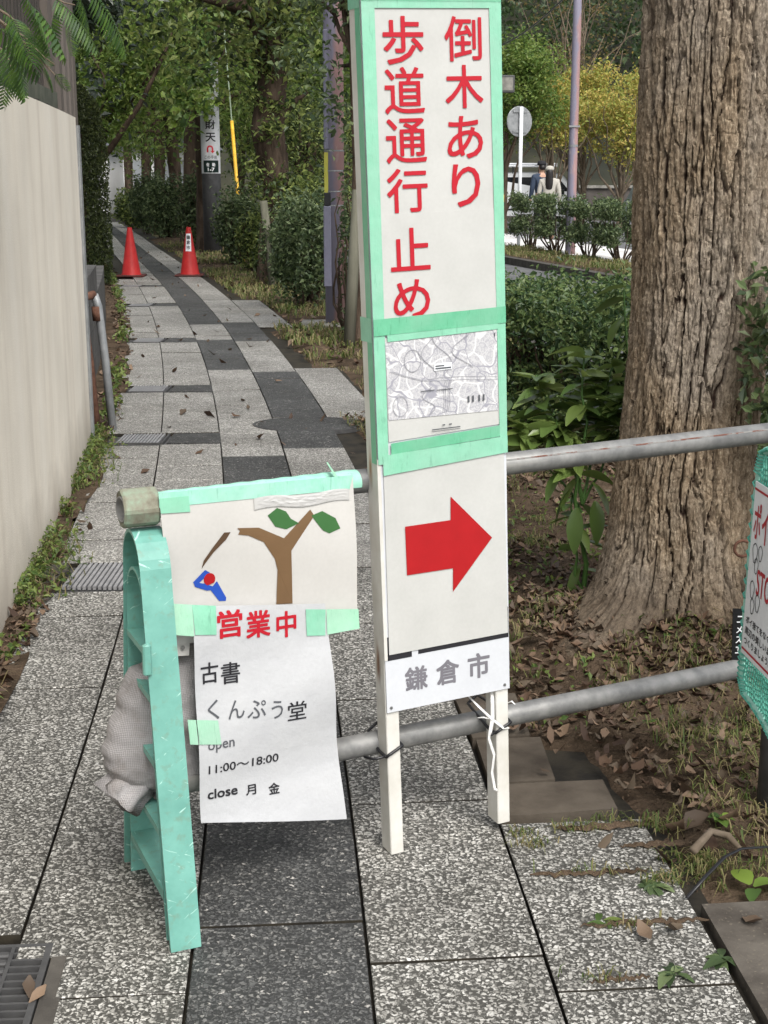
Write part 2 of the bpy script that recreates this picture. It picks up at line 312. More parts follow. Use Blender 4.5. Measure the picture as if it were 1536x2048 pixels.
t = NT('purple_painted_pole'); v = t.coord((1, 1, .35)); n1 = t.noise(v, 9, 6, .7); n2 = t.noise(t.coord((1, 1, .5)), 3, 4, .6); sp = t.node('ShaderNodeSeparateXYZ'); t.l(t.coord(), sp.inputs[0])
ma = t.node('ShaderNodeMath', operation='MULTIPLY_ADD'); t.l(sp.outputs[0], ma.inputs[0]); ma.inputs[1].default_value = 3.2; t.l(n2, ma.inputs[2])
c = t.mix(t.ramp(ma.outputs[0], [(.50, 0.), (.66, 1.)]), (.20, .19, .245), (.31, .19, .185)); c = t.mix(t.ramp(n1, [(.58, 0.), (.66, .6)]), c, (.36, .30, .29)); t.col(c); t.set(.6, .3); M['purple'] = t.m
M['conduit'] = flat('grey_blue_conduit', (.165, .165, .215), .45); M['yellow_green'] = flat('yellow_green_plate', (.42, .40, .07), .5)
M['bark'] = None
M['bark_dark'] = two('dark_bark', (.034, .024, .017), (.10, .072, .052), 9, .35, .65, .9, .15, stretch=(1, 1, .3), bump=1., bscale=22, bdist=.03, c=(.10, .075, .055), cs=30, cl=(.62, .72))
M['bark_pale'] = two('pale_twigs', (.11, .085, .06), (.20, .16, .12), 9, .35, .65, .9, .15); M['stake'] = two('weathered_stake', (.085, .085, .062), (.16, .155, .12), 8, .35, .65, .9, .15, stretch=(1, 1, .15), bump=.5)
M['stem_green'] = flat('green_stem', (.06, .13, .03), .5)
G1, G2, G3 = (.022, .038, .012), (.075, .115, .032), (.25, .30, .09)
M['leaf_mid'] = leafmat('mid_green_leaves', [G1, G2, (.14, .185, .055), G3]); M['leaf_dark'] = leafmat('dark_glossy_leaves', [(.010, .020, .010), (.016, .031, .014), (.024, .043, .020), (.050, .065, .050)], .35, .12, .5)
M['leaf_light'] = leafmat('light_green_leaves', [(0.0633, 0.115, 0.0207), (0.0978, 0.167, 0.0322), (0.149, 0.218, 0.0517), (0.184, 0.241, 0.0575)]); M['leaf_yellow'] = leafmat('yellowing_leaves', [(.22, .27, .060), (.31, .32, .075), (.40, .36, .085), (.42, .32, .09)], .5, .3)
M['leaf_orange'] = leafmat('thin_russet_leaves', [(.13, .10, .035), (.17, .115, .045), (.11, .115, .035)]); M['leaf_hedge'] = leafmat('hedge_leaves', [(.026, .055, .022), (.050, .090, .030), (.080, .128, .040), (.15, .20, .07)], .42, .3, .4)
M['leaf_shrub'] = leafmat('shrub_leaves', [(0.035, 0.0588, 0.0252), (0.0588, 0.0924, 0.0364), (0.0952, 0.137, 0.0532), (0.154, 0.196, 0.091)], .45, .3, .4); M['leaf_far'] = leafmat('far_wood_leaves', [(0.0276, 0.0506, 0.0207), (0.046, 0.0782, 0.0299), (0.069, 0.0989, 0.0403), (0.0391, 0.0598, 0.0299)])
M['leaf_thuja'] = leafmat('conifer_scales', [(0.024, 0.036, 0.012), (0.042, 0.0576, 0.0192), (0.066, 0.084, 0.0264)]); M['leaf_vine'] = leafmat('vine_leaves', [(.045, .085, .022), (.07, .13, .03), (.12, .20, .04), (.17, .25, .04)], .45, .35)
M['leaf_glossy'] = leafmat('sapling_leaves', [(.065, .115, .030), (.105, .165, .042), (.16, .22, .06)], .32, .28, .45); M['leaf_frond'] = leafmat('frond_leaves', [(.035, .085, .016), (.055, .12, .022), (.09, .17, .03), (.045, .085, .035)], .5, .3)
M['grass'] = leafmat('grass_blades', [(.06, .10, .02), (.11, .14, .035), (.19, .175, .07), (.24, .20, .10)], .6, .3); M['litter'] = leafmat('dead_leaves', [(.050, .029, .018), (.085, .050, .030), (.125, .080, .050), (.19, .130, .085), (.065, .045, .030), (.10, .075, .05)], .65, .08)
M['weed'] = leafmat('weed_leaves', [(0.055, 0.099, 0.022), (0.099, 0.143, 0.033), (0.154, 0.198, 0.0495)], .5, .3)
M['van_white'] = flat('white_car_paint', (.80, .82, .84), .3, .5); M['glass'] = flat('tinted_glass', (.012, .015, .02), .08, .6); M['tyre'] = flat('tyre_rubber', (.015, .015, .016), .8); M['chrome'] = flat('bare_metal', (.5, .5, .5), .3, .5, .8); M['lamp'] = flat('lamp_lens', (.6, .58, .52), .15, .6)
M['van_black'] = flat('black_trim', (.02, .02, .022), .5); M['mint'] = flat('pale_mint_paint', (.46, .56, .55), .35, .5); M['far_wall'] = two('far_retaining_wall', (.055, .048, .042), (.085, .075, .068), 2); M['house'] = two('white_house_wall', (.74, .74, .73), (.80, .80, .79), 1)
M['curtain'] = flat('curtained_pane', (.33, .35, .37), .3); M['slate'] = two('slate_roof', (.08, .085, .10), (.12, .125, .14), 4); M['skin'] = flat('skin', (.45, .27, .19), .5); M['hair'] = flat('black_hair', (.012, .010, .010), .4); M['cloth_white'] = flat('cream_cloth', (.40, .38, .34), .8); M['cloth_blue'] = flat('navy_cloth', (.03, .045, .075), .8); M['cloth_black'] = flat('black_cloth', (.015, .015, .018), .8)
t = NT('net_cord'); n1 = t.noise(t.coord(), 60, 3, .5); t.col(t.ramp(n1, [(.3, (.06, .30, .225)), (.7, (.13, .44, .34))])); t.set(.6, .3); M['net'] = t.m
M['net_pale'] = flat('pale_net_rope', (.30, .55, .46), .7); M['metal_grey'] = two('ribbed_grating', (.24, .24, .245), (.34, .34, .345), 20, .35, .65, .5, .4, .3); M['grate_dark'] = two('dark_grating', (.055, .055, .056), (.085, .085, .085), 20, .35, .65, .6, .35, .2)
M['blue'] = flat('light_blue_plastic', (.10, .33, .62), .4)

# ------------------------------------------------------------------ lettering
_fc = bpy.data.curves.new('lettering_source', 'FONT'); _fc.dimensions = '2D'; _fc.resolution_u = 3
_fo = bpy.data.objects.new('lettering_source', _fc); COL.objects.link(_fo)
_cache = {}
def glyphs(s, bold=0.0):
    k = (s, bold)
    if k not in _cache:
        _fc.body = s; _fc.offset = bold; bpy.context.view_layer.update()
        me = bpy.data.meshes.new_from_object(_fo.evaluated_get(bpy.context.evaluated_depsgraph_get()))
        V = np.array([v.co[:2] for v in me.vertices]); F = [tuple(p.vertices) for p in me.polygons]; bpy.data.meshes.remove(me); _cache[k] = (V, F)
    return _cache[k]
CURVED = [False]
def put_text(g, s, box, fn, bold=.012, keep=False):
    """fit a string into box (u0,w0,u1,w1) of a sheet; fn(u,w,de) gives the 3-D point; heavier strokes are overlaid copies a hair apart"""
    V, F = glyphs(s, 0.0); lo, hi = V.min(0), V.max(0); u0, w0, u1, w1 = box
    if CURVED[0]: V, F = refine(V, F, .16 * len(s) ** .0); V = np.array(V)
    q = (V - lo) / np.maximum(hi - lo, 1e-6)
    if keep: u1 = u0 + (hi - lo)[0] / (hi - lo)[1] * (w1 - w0)
    em = bold * min((u1 - u0) / max(hi[0] - lo[0], 1e-6), (w1 - w0) / max(hi[1] - lo[1], 1e-6)); u0 += em; w0 += em; u1 -= em; w1 -= em
    k = 0
    for du, dw in ((0, 0), (1, .7), (-1, -.7), (.7, -1), (-.7, 1)) if bold > .001 else ((0, 0),):
        g.add([fn(u0 + a * (u1 - u0) + du * em, w0 + b * (w1 - w0) + dw * em, k * 2e-5) for a, b in q], F); k += 1
def refine(V, F, mx):
    """split long triangles so that lettering can follow a curved face"""
    V = [tuple(v) for v in V]; out = []; st = []
    for f in F:
        for i in range(1, len(f) - 1): st.append((f[0], f[i], f[i + 1]))
    while st:
        f = st.pop(); L = [(math.dist(V[f[i]], V[f[(i + 1) % 3]]), i) for i in range(3)]; l, i = max(L)
        if l < mx: out.append(f); continue
        a, b, c = f[i], f[(i + 1) % 3], f[(i + 2) % 3]; V.append(tuple((np.array(V[a]) + np.array(V[b])) / 2)); m = len(V) - 1; st += [(a, m, c), (m, b, c)]
    return V, out
def poly_flat(g, pts, fn):
    from mathutils.geometry import tessellate_polygon
    F = tessellate_polygon([[Vector((u, w, 0)) for u, w in pts]]); F = [f if (pts[f[1]][0] - pts[f[0]][0]) * (pts[f[2]][1] - pts[f[0]][1]) - (pts[f[1]][1] - pts[f[0]][1]) * (pts[f[2]][0] - pts[f[0]][0]) > 0 else f[::-1] for f in F]
    g.add([fn(u, w) for u, w in pts], F)

# ================================================================== GROUND
rng = np.random.default_rng(7); random.seed(7)
def strip(name, o0, o1, z, mat, Y0, Y1, n=40, fz=None, m=1):
    g = G()
    def fn(a, b):
        Y = Y0 + (Y1 - Y0) * b; X = float(centre(Y)) + o0 + (o1 - o0) * a
        return (X, Y, z + (float(fz(X, Y)) if fz else 0))
    g.grid(fn, m, n); o = g.build(name, mat); return tag(o, kind='structure')
xs = np.linspace(-160, 160, 81); ys = np.concatenate([np.linspace(-30, 60, 61), np.linspace(64, 260, 30)])
XX, YY = np.meshgrid(xs, ys); ZZ = -.16 + lot_z(XX, YY) * 1.05
nx, ny = len(xs), len(ys); idx = np.arange(nx * ny).reshape(ny, nx)
Q = np.stack([idx[:-1, :-1], idx[:-1, 1:], idx[1:, 1:], idx[1:, :-1]], -1).reshape(-1, 4)
tag(link('ground', np_mesh('ground', np.stack([XX, YY, ZZ], -1).reshape(-1, 3), Q, M['far_ground'])), kind='structure')
# pavement: bed plus single slabs
pav = thing('pavement', None, None); pav['kind'] = 'structure'
g = G(); g.grid(lambda a, b: (float(centre(1.2 + 60 * b)) - 1.1 + 1.8 * a, 1.2 + 60 * b, -.022), 1, 80); g.build('bed', M['joint'], pav)
PITCH_Y = .333; CW = .325
drains = [(4.73, 5.08), (7.48, 7.83), (9.36, 9.71), (12.28, 12.66), (15.82, 16.18), (18.7, 19.05)]
def dark(col, Y):
    if col == 2: return Y < 4.1 or 6.6 < Y < 7.2 or 10.3 < Y < 12.3 or Y > 13.8
    if col == 3: return 7.25 < Y < 8.0 or 8.3 < Y < 10.25 or 12.38 < Y < 13.84
    return False
rows = []; Y = 1.46
while Y < 46:
    d = [q for q in drains if Y < q[1] and Y + PITCH_Y > q[0]]
    rows.append((Y, Y + PITCH_Y)); Y += PITCH_Y
def slab(g, col, Ya, Yb, tilt):
    gap = .0030; P = []; cut = col == 1 and (Ya + Yb) / 2 < 2.37
    x0, x1 = -.975 + col * CW + gap, -.975 + (col + 1) * CW - gap
    if col == 0: x0 = -.975 + .03
    if cut: x0 = -.577 - float(centre(Ya))
    gy = .0019 if Ya < 5 else .0012; Ya += gy; Yb -= gy; b = .002
    for z, i in ((-.05, 0), (-b + tilt[0], 0), (tilt[0], b)):
        P.append([(float(centre(yy)) + xx, yy + .085 * (xx + (-.02)), z + tilt[1] * (xx - (x0 + x1) / 2) + tilt[2] * (yy - Ya)) for xx, yy in ((x0 + i, Ya + i), (x1 - i, Ya + i), (x1 - i, Yb - i), (x0 + i, Yb - i))])
    V = P[0] + P[1] + P[2]
    F = [(8, 9, 10, 11)] + [(l * 4 + k, l * 4 + (k + 1) % 4, l * 4 + 4 + (k + 1) % 4, l * 4 + 4 + k) for l in (0, 1) for k in range(4)]
    g.add(V, F)
far_l, far_d = G(), G(); count = 0
cols_shift = [0., .11, 0., .18, .06]
for (Ya, Yb) in rows:
    for col in range(5):
        a, b = Ya + cols_shift[col], Yb + cols_shift[col]; Ym = (a + b) / 2
        if col == 4 and (2.96 < Ym < 8.3 or 10.6 < Ym < 13.4 or Ym > 16.5): continue           # lost under soil
        if col == 0 and Ym > 20: continue
        segs = [(a, b)]
        if col == 1 and a < 2.372 < b: segs = [(a, 2.372), (2.372, b)]
        if col in (0, 1):
            for q in drains:
                lim = q
                if col == 1 and q[0] < 7: continue
                nseg = []
                for (s0, s1) in segs:
                    if s1 <= lim[0] or s0 >= lim[1]: nseg.append((s0, s1)); continue
                    if s0 < lim[0] - .05: nseg.append((s0, lim[0]))
                    if s1 > lim[1] + .05: nseg.append((lim[1], s1))
                segs = nseg
        for (s0, s1) in segs:
            if col == 0 and 1.9 < Ym < 2.36: continue                                              # drain grating in front
            tl = (random.uniform(-.002, .002), random.uniform(-.006, .006), random.uniform(-.006, .006))
            dk = dark(col, Ym)
            if count < 296:
                gg = G(); slab(gg, col, s0, s1, tl); o = gg.build('slab', M[('slab_dark' if dk else 'slab_light') if Ym < 5.1 else ('slab_grey' if dk else 'slab_pale')], pav); count += 1; o.data.materials.append(M['joint'])
                for pl_ in o.data.polygons[1:5]: pl_.material_index = 1
            else: slab(far_d if dk else far_l, col, s0, s1, tl)
for gg, m in ((far_l, 'slab_pale'), (far_d, 'slab_grey')):
    o = gg.build('far_slabs', M[m], pav); o['kind'] = 'stuff'
# cross drains: ribbed grating, gap, dark strip
for i, (Ya, Yb) in enumerate(drains):
    X = lambda o, y: float(centre(y)) + o
    lab = ['wide ribbed drain grating beside the wall, nearest past the barrier', 'ribbed drain grating level with the round manhole', 'ribbed drain grating second beyond the manhole',
           'ribbed drain grating between the pipe rail and the cones', 'far ribbed drain grating just in front of the cones', 'ribbed drain grating at the foot of the left cone'][i]
    d = thing('drain_grating', lab, 'drain', (X(-.8, Ya), Ya, 0), group='drain gratings across the pavement')
    inv = (-X(-.8, Ya), -Ya)
    g = G(); g.box(-.17, .50 if i else .14, 0.006, Yb - Ya - .006, -.06, -.020); g.build('trough', M['grate_dark'], d)
    n = 13
    for k in range(n):
        x0 = -.10 + k * .235 / n
        g = G(); g.box(x0, x0 + .235 / n * .62, .012, Yb - Ya - .012, -.016, -.003); g.build('bar', M['metal_grey'], d)
    if i:
        g = G(); g.box(.175, .49, .012, Yb - Ya - .012, -.03, -.004); g.build('cover', M['slab_grey'], d)
        g = G(); g.box(-.105, .15, .003, .012, -.02, -.002).box(-.105, .15, Yb - Ya - .012, Yb - Ya - .003, -.02, -.002).box(.145, .155, .012, Yb - Ya - .012, -.02, -.002); g.build('frame', M['grate_dark'], d)
# grating at the near left corner
d = thing('drain_grating', 'steel drain grating set in a concrete edge at the bottom left corner', 'drain', (-.62, 2.36, 0), (0, 0, R(4)), 'drain gratings across the pavement')
g = G(); g.box(-.5, .045, -.6, .012, -.08, -.04); g.build('trough', M['joint'], d)
g = G(); g.box(.004, .040, -.6, .012, -.04, .0005); g.build('concrete_edge', M['dark_stone'], d)
g = G(); g.box(-.012, 0, -.6, 0, -.03, .0015).box(-.5, 0, 0, .010, -.03, .0015).box(-.075, -.068, -.6, 0, -.03, .0012); g.build('frame', M['grate_dark'], d)
for k in range(22):
    y = -.018 - k * .0265
    g = G(); g.bevbox(-.5, -.074, y - .011, y + .006, -.025, .001, .003); g.build('bar', M['grate_dark'], d)
for k in range(25):
    y = -.02 - k * .0235
    g = G(); g.box(-.068, -.012, y - .003, y + .003, -.025, .0005); g.build('cross_bar', M['grate_dark'], d)
# manhole
mh = thing('manhole_cover', 'round iron manhole cover inlaid in the pavement behind the signboard', 'manhole cover', (-.43, 8.06, 0)); mh.scale = (1, .72, 1)
g = G(); g.lathe([(.335, -.02), (.335, .004), (.318, .005), (.318, -.001), (.31, -.001)], 48, cap=False); g.build('rim', M['grate_dark'], mh)
g = G(); g.lathe([(.309, -.01), (.309, .004), (.02, .0045)], 48); g.build('lid', M['slab_grey'], mh)

# planting strip of bare soil on the right, with a mound round the tree
TREE = (.955, 4.30)
def soil_z(X, Y):
    d = np.hypot(X - TREE[0], Y - TREE[1] + .05)
    return .006 + .03 * vnoise(X * 3.1, Y * 3.1, 0, 3) + .014 * vnoise(X * 11, Y * 11, 0, 4) + .006 * vnoise(X * 31, Y * 31, 0, 5) + .13 * np.exp(-(d / .40) ** 2)
def soil_sheet(name, of0, of1, Y0, Y1, nu, nv, fz, edge=.05):
    a = np.linspace(0, 1, nu); b = np.linspace(0, 1, nv) ** 1.6; A, B = np.meshgrid(a, b); Yv = Y0 + (Y1 - Y0) * B
    o0 = of0(Yv) if callable(of0) else of0; o1 = of1(Yv) if callable(of1) else of1
    Xv = centre(Yv) + o0 + (o1 - o0) * A; Zv = fz(Xv, Yv)
    e = np.clip(np.minimum(A, 1.0) * (o1 - o0) / edge, 0, 1); Zv = -.03 + (Zv + .03) * e
    ix = np.arange(nu * nv).reshape(nv, nu); Qs = np.stack([ix[:-1, :-1], ix[:-1, 1:], ix[1:, 1:], ix[1:, :-1]], -1).reshape(-1, 4)
    return tag(link(name, np_mesh(name, np.stack([Xv, Yv, Zv], -1).reshape(-1, 3), Qs, M['soil'], True)), kind='structure')
def soil_left(Yv):
    """offset of the paved edge on the right: ragged, the soil has crept over one column of slabs"""
    a = .40 + .06 * vnoise(Yv * 1.7, Yv * 0, 0, 9)
    near = .64 + .02 * vnoise(Yv * 5, Yv * 0, 0, 8)
    ins = ((Yv > 3.35) & (Yv < 8.3)) | ((Yv > 10.6) & (Yv < 13.4)) | (Yv > 16.5)
    mid = (Yv > 2.55) & (Yv <= 3.35)
    return np.where(ins, a, np.where(mid, .62 - .06 * (Yv - 2.55), near))
soil_sheet('planting_strip', soil_left, 2.45, 2.4, 34, 90, 420, soil_z, .30)
soil_sheet('soil_verge', -1.25, lambda Yv: -.925 + .035 * vnoise(Yv * 2.3, Yv * 0, 0, 11) - .07 * np.clip((3.2 - Yv) / 1.2, 0, 1), 2.4, 24, 24, 200, lambda X, Yv: .004 + .02 * vnoise(X * 6, Yv * 6, 0, 13) + .008 * vnoise(X * 21, Yv * 21, 0, 14), .02)
# stone edging along the right of the pavement
edg = thing('stone_edging', None, None); edg['kind'] = 'structure'
for (a, b, o0, o1, zz) in ((1.5, 2.0, .665, .93, .004), (2.012, 2.50, .668, .93, .006)):
    g = G(); P = []
    for z in (-.05, zz):
        P += [(float(centre(y)) + o, y + .1 * o - .06, z) for o, y in ((o0, a), (o1, a), (o1, b), (o0, b))]
    g.hexa(P); g.build('stone', M['edge_stone'], edg)
for (px0, py0, px1, py1, px2, py2, px3, py3) in ((1003, 1640, 1235, 1624, 1205, 1566, 985, 1576), (980, 1573, 1110, 1565, 1080, 1480, 952, 1486), (945, 1482, 1060, 1476, 1030, 1392, 908, 1398)):
    g = G(); q = [gp(px0, py0), gp(px1, py1), gp(px2, py2), gp(px3, py3)]
    g.hexa([(p.x, p.y, -.05) for p in q] + [(p.x, p.y, .009) for p in q]); g.build('stone', M['brown_stone'], edg)
# base slab of the purple pole
g = G(); bp = gp(672, 652); g.bevbox(bp.x - .34, bp.x + .35, bp.y - .32, bp.y + .28, -.03, .035, .006); tag(g.build('pole_footing', M['concrete']), 'flat concrete footing slab at the foot of the purple pole', 'footing')
# road, kerbs, verge and the far pavement
strip('road', 2.6, 6.25, -.10, M['asphalt'], -6, 60, 60)
for nm, o0, o1 in (('kerb', 2.45, 2.6), ('kerb', 6.25, 6.42)):
    k = thing(nm, None, None); k['kind'] = 'structure'
    for i in range(64):
        a = 4 + i * .6; b = a + .592; g = G(); P = []
        for z in (-.16, .02): P += [(float(centre(y)) + o, y, z) for o, y in ((o0, a), (o1, a), (o1, b), (o0, b))]
        g.hexa(P); g.build('kerb_stone', M['dark_stone'], k)
def verge_z(X, Yv): return .01 + .04 * vnoise(X * 1.5, Yv * 1.5, 0, 21)
soil_sheet('far_verge', 6.42, 7.75, 10, 48, 14, 120, verge_z, .03)
fp = thing('far_pavement', None, None); fp['kind'] = 'structure'
g = G(); g.grid(lambda a, b: (float(centre(10 + 34 * b)) + 7.75 + 2. * a, 10 + 34 * b, -.012), 1, 40); g.build('bed', M['joint'], fp)
for i in range(20):
    for j in range(4):
        a = 14 + i * 1.3; o = 7.77 + j * .49
        g = G(); P = []
        for z in (-.06, .0): P += [(float(centre(y)) + oo, y, z) for oo, y in ((o, a), (o + .475, a), (o + .475, a + 1.285), (o, a + 1.285))]
        g.hexa(P); g.build('slab', M['white_pave'], fp)
strip('parking_lot', 9.9, 30, -.06, M['asphalt'], 10, 68, 66, lot_z, 20)

# ================================================================== LEFT WALL, SHED, RAIL
wd = thing('garden_wall', 'smooth cream rendered wall streaked with dirt along the left', 'wall', (0, 0, 0))
wx = lambda Y: float(centre(Y)) - 1.025
def wallface(Y0, Y1, thick, z0, z1, name, mat, parent, off=0.0, n=12):
    g = G()
    for i in range(n):
        a = Y0 + (Y1 - Y0) * i / n; b = Y0 + (Y1 - Y0) * (i + 1) / n
        g.hexa([(wx(a) + off - thick, a, z0), (wx(a) + off, a, z0), (wx(b) + off, b, z0), (wx(b) + off - thick, b, z0), (wx(a) + off - thick, a, z1), (wx(a) + off, a, z1), (wx(b) + off, b, z1), (wx(b) + off - thick, b, z1)])
    return g.build(name, mat, parent)
wallface(.6, 7.42, .13, -.2, 1.698, 'rendered_body', M['wall'], wd, .0, 16)
g = G(); g.box(wx(7.42) - .12, wx(7.42) + .012, 7.424, 7.46, -.1, 1.66); g.build('end_flashing', M['zinc'], wd)
sh = thing('metal_shed', 'shed clad in ribbed brown metal siding above the cream wall', 'shed', (0, 0, 0))
so_ = -.24
for k in range(24):                     # single ribbed siding sheets
    a = 1.9 + k * .26; b = a + .256
    xa, xb = wx(a) + so_, wx(b) + so_; g = G()
    pr = []
    for f_, d_ in ((0, 0), (.10, 0), (.13, .022), (.30, .022), (.33, 0), (.62, 0), (.65, .022), (.82, .022), (.85, 0), (1, 0)):
        pr.append((xa + (xb - xa) * f_ + d_, a + (b - a) * f_))
    n = len(pr); V = [(x, y, 1.862) for x, y in pr] + [(x, y, 4.2) for x, y in pr] + [(xa - .05, a, 1.862), (xb - .05, b, 1.862), (xa - .05, a, 4.2), (xb - .05, b, 4.2)]
    F = [(i, i + 1, i + 1 + n, i + n) for i in range(n - 1)] + [(2 * n, 0, n, 2 * n + 2), (n - 1, 2 * n + 1, 2 * n + 3, 2 * n - 1), (2 * n + 1, 2 * n, 2 * n + 2, 2 * n + 3)]
    g.add(V, F); g.build('siding_sheet', M['siding'], sh)
wallface(1.9, 8.14, .3, -.2, 1.60, 'plinth', M['dark_wood'], sh, so_ + .03, 1)
wallface(1.9, 8.14, .22, 1.775, 1.86, 'sill', M['sill_green'], sh, so_ + .09, 1)
for k in range(14):
    a = 2.2 + k * .44; g = G(); x = wx(a) + so_ + .05; g.box(x - .08, x + .03, a, a + .09, 1.602, 1.773); g.build('bracket', M['dark_wood'], sh)
g = G(); g.box(wx(8.16) + so_ - .02, wx(8.16) + so_ + .06, 8.15, 8.24, -.1, 4.2); g.build('corner_post', M['siding_pale'], sh)
fn = thing('metal_fence', 'tall weathered metal sheet fence continuing beyond the cream wall', 'fence', (0, 0, 0))
for k in range(4):
    a = 8.3 + k * .40; b = a + .394; g = G(); xa, xb = wx(a) - .17, wx(b) - .17; z1 = 3.6 if k < 7 else 2.3
    pr = [(xa, a), (xa + .02, a + .03), (xa + .02, a + .1), (xa + .0, a + .13), (xb, b - .16), (xb + .02, b - .13), (xb + .02, b - .06), (xb, b)]
    n = len(pr); V = [(x, y, -.1) for x, y in pr] + [(x, y, z1) for x, y in pr] + [(xa - .04, a, -.1), (xb - .04, b, -.1), (xa - .04, a, z1), (xb - .04, b, z1)]
    F = [(i, i + 1, i + 1 + n, i + n) for i in range(n - 1)] + [(2 * n, 0, n, 2 * n + 2), (n - 1, 2 * n + 1, 2 * n + 3, 2 * n - 1)]
    g.add(V, F); g.build('fence_sheet', M['siding_pale'], fn)
lw = thing('block_wall', 'low grey block wall running on past the pipe rail', 'wall', (0, 0, 0))
for k in range(13):
    for j in range(5):
        a = 7.75 + k * .5 + (.25 if j % 2 else 0); b = a + .488; z0 = -.05 + j * .2
        if z0 > .70 - (a - 7.7) * .05: continue
        g = G(); g.hexa([(wx(a) - .21, a, z0), (wx(a) - .12, a, z0), (wx(b) - .12, b, z0), (wx(b) - .21, b, z0), (wx(a) - .21, a, z0 + .192), (wx(a) - .12, a, z0 + .192), (wx(b) - .12, b, z0 + .192), (wx(b) - .21, b, z0 + .192)])
        g.build('block', M['grey_block'], lw)
wallface(7.75, 14.2, .06, -.1, .45, 'mortar', M['joint'], lw, -.135, 6)
pr = thing('pipe_rail', 'bent pipe rail, one leg rusty and one grey, at the end of the wall', 'rail', gp(212, 866))
g = G(); g.tube([(-.045, .0, -.1), (-.075, .01, .40), (-.105, .02, .70), (-.095, .05, .755), (-.05, .10, .765)], .024, 10); g.build('rusty_leg', M['rust'], pr, True)
g = G(); g.tube([(.025, .10, -.1), (-.005, .10, .40), (-.03, .10, .70), (-.05, .10, .765)], .023, 10); g.build('grey_leg', M['zinc'], pr, True)
g = G(); g.tube([(-.035, .10, .62), (-.04, .10, .70)], .029, 10); g.build('rusty_joint', M['rust'], pr, True)

# ================================================================== PIPE BARRIER
YAW = R(30.5)
PIV = Vector((-.44, 2.53, 0))
bar = thing('pipe_barrier', 'pipe barrier on green plastic stands closing off the pavement', 'barrier', PIV, (0, 0, YAW))
ZU, ZL, PR_ = .806, .246, .0243; SLOPE = {.806: -.004, .246: -.026}
def pipe(z, x0, x1, name, y=0.0):
    n = 28; g = G(); V = []
    rr = (PR_, PR_ - .003)
    for x, r in ((x0, rr[1]), (x0, rr[0]), (x1, rr[0]), (x1, rr[1])):
        for k in range(n): V.append((x, y + r * math.cos(2 * PI * k / n), z + SLOPE[z] * x + r * math.sin(2 * PI * k / n)))
    F = [(i * n + k, (i + 1) * n + k, (i + 1) * n + (k + 1) % n, i * n + (k + 1) % n) for i in range(3) for k in range(n)]
    F += [(k, (k + 1) % n, 3 * n + (k + 1) % n, 3 * n + k) for k in range(n)]
    g.add(V, F); return g.build(name, M['pipe'], bar, True)
up = pipe(ZU, -.052, 2.3, 'pipe'); lo_ = pipe(ZL, -.01, 2.3, 'pipe')
g = G()
for i in range(60):                     # rusty weld seam along the top pipe
    x0 = .5 + i * .025; a0, a1 = R(208), R(216)
    P = []
    for x in (x0, x0 + .025):
        for a in (a0, a1): P.append((x, math.cos(a) * (PR_ + .0006) , ZU - .004 * x - math.sin(a) * (PR_ + .0006)))
    g.add(P, [(0, 2, 3, 1)])
g.build('weld_seam', M['seam'], up)
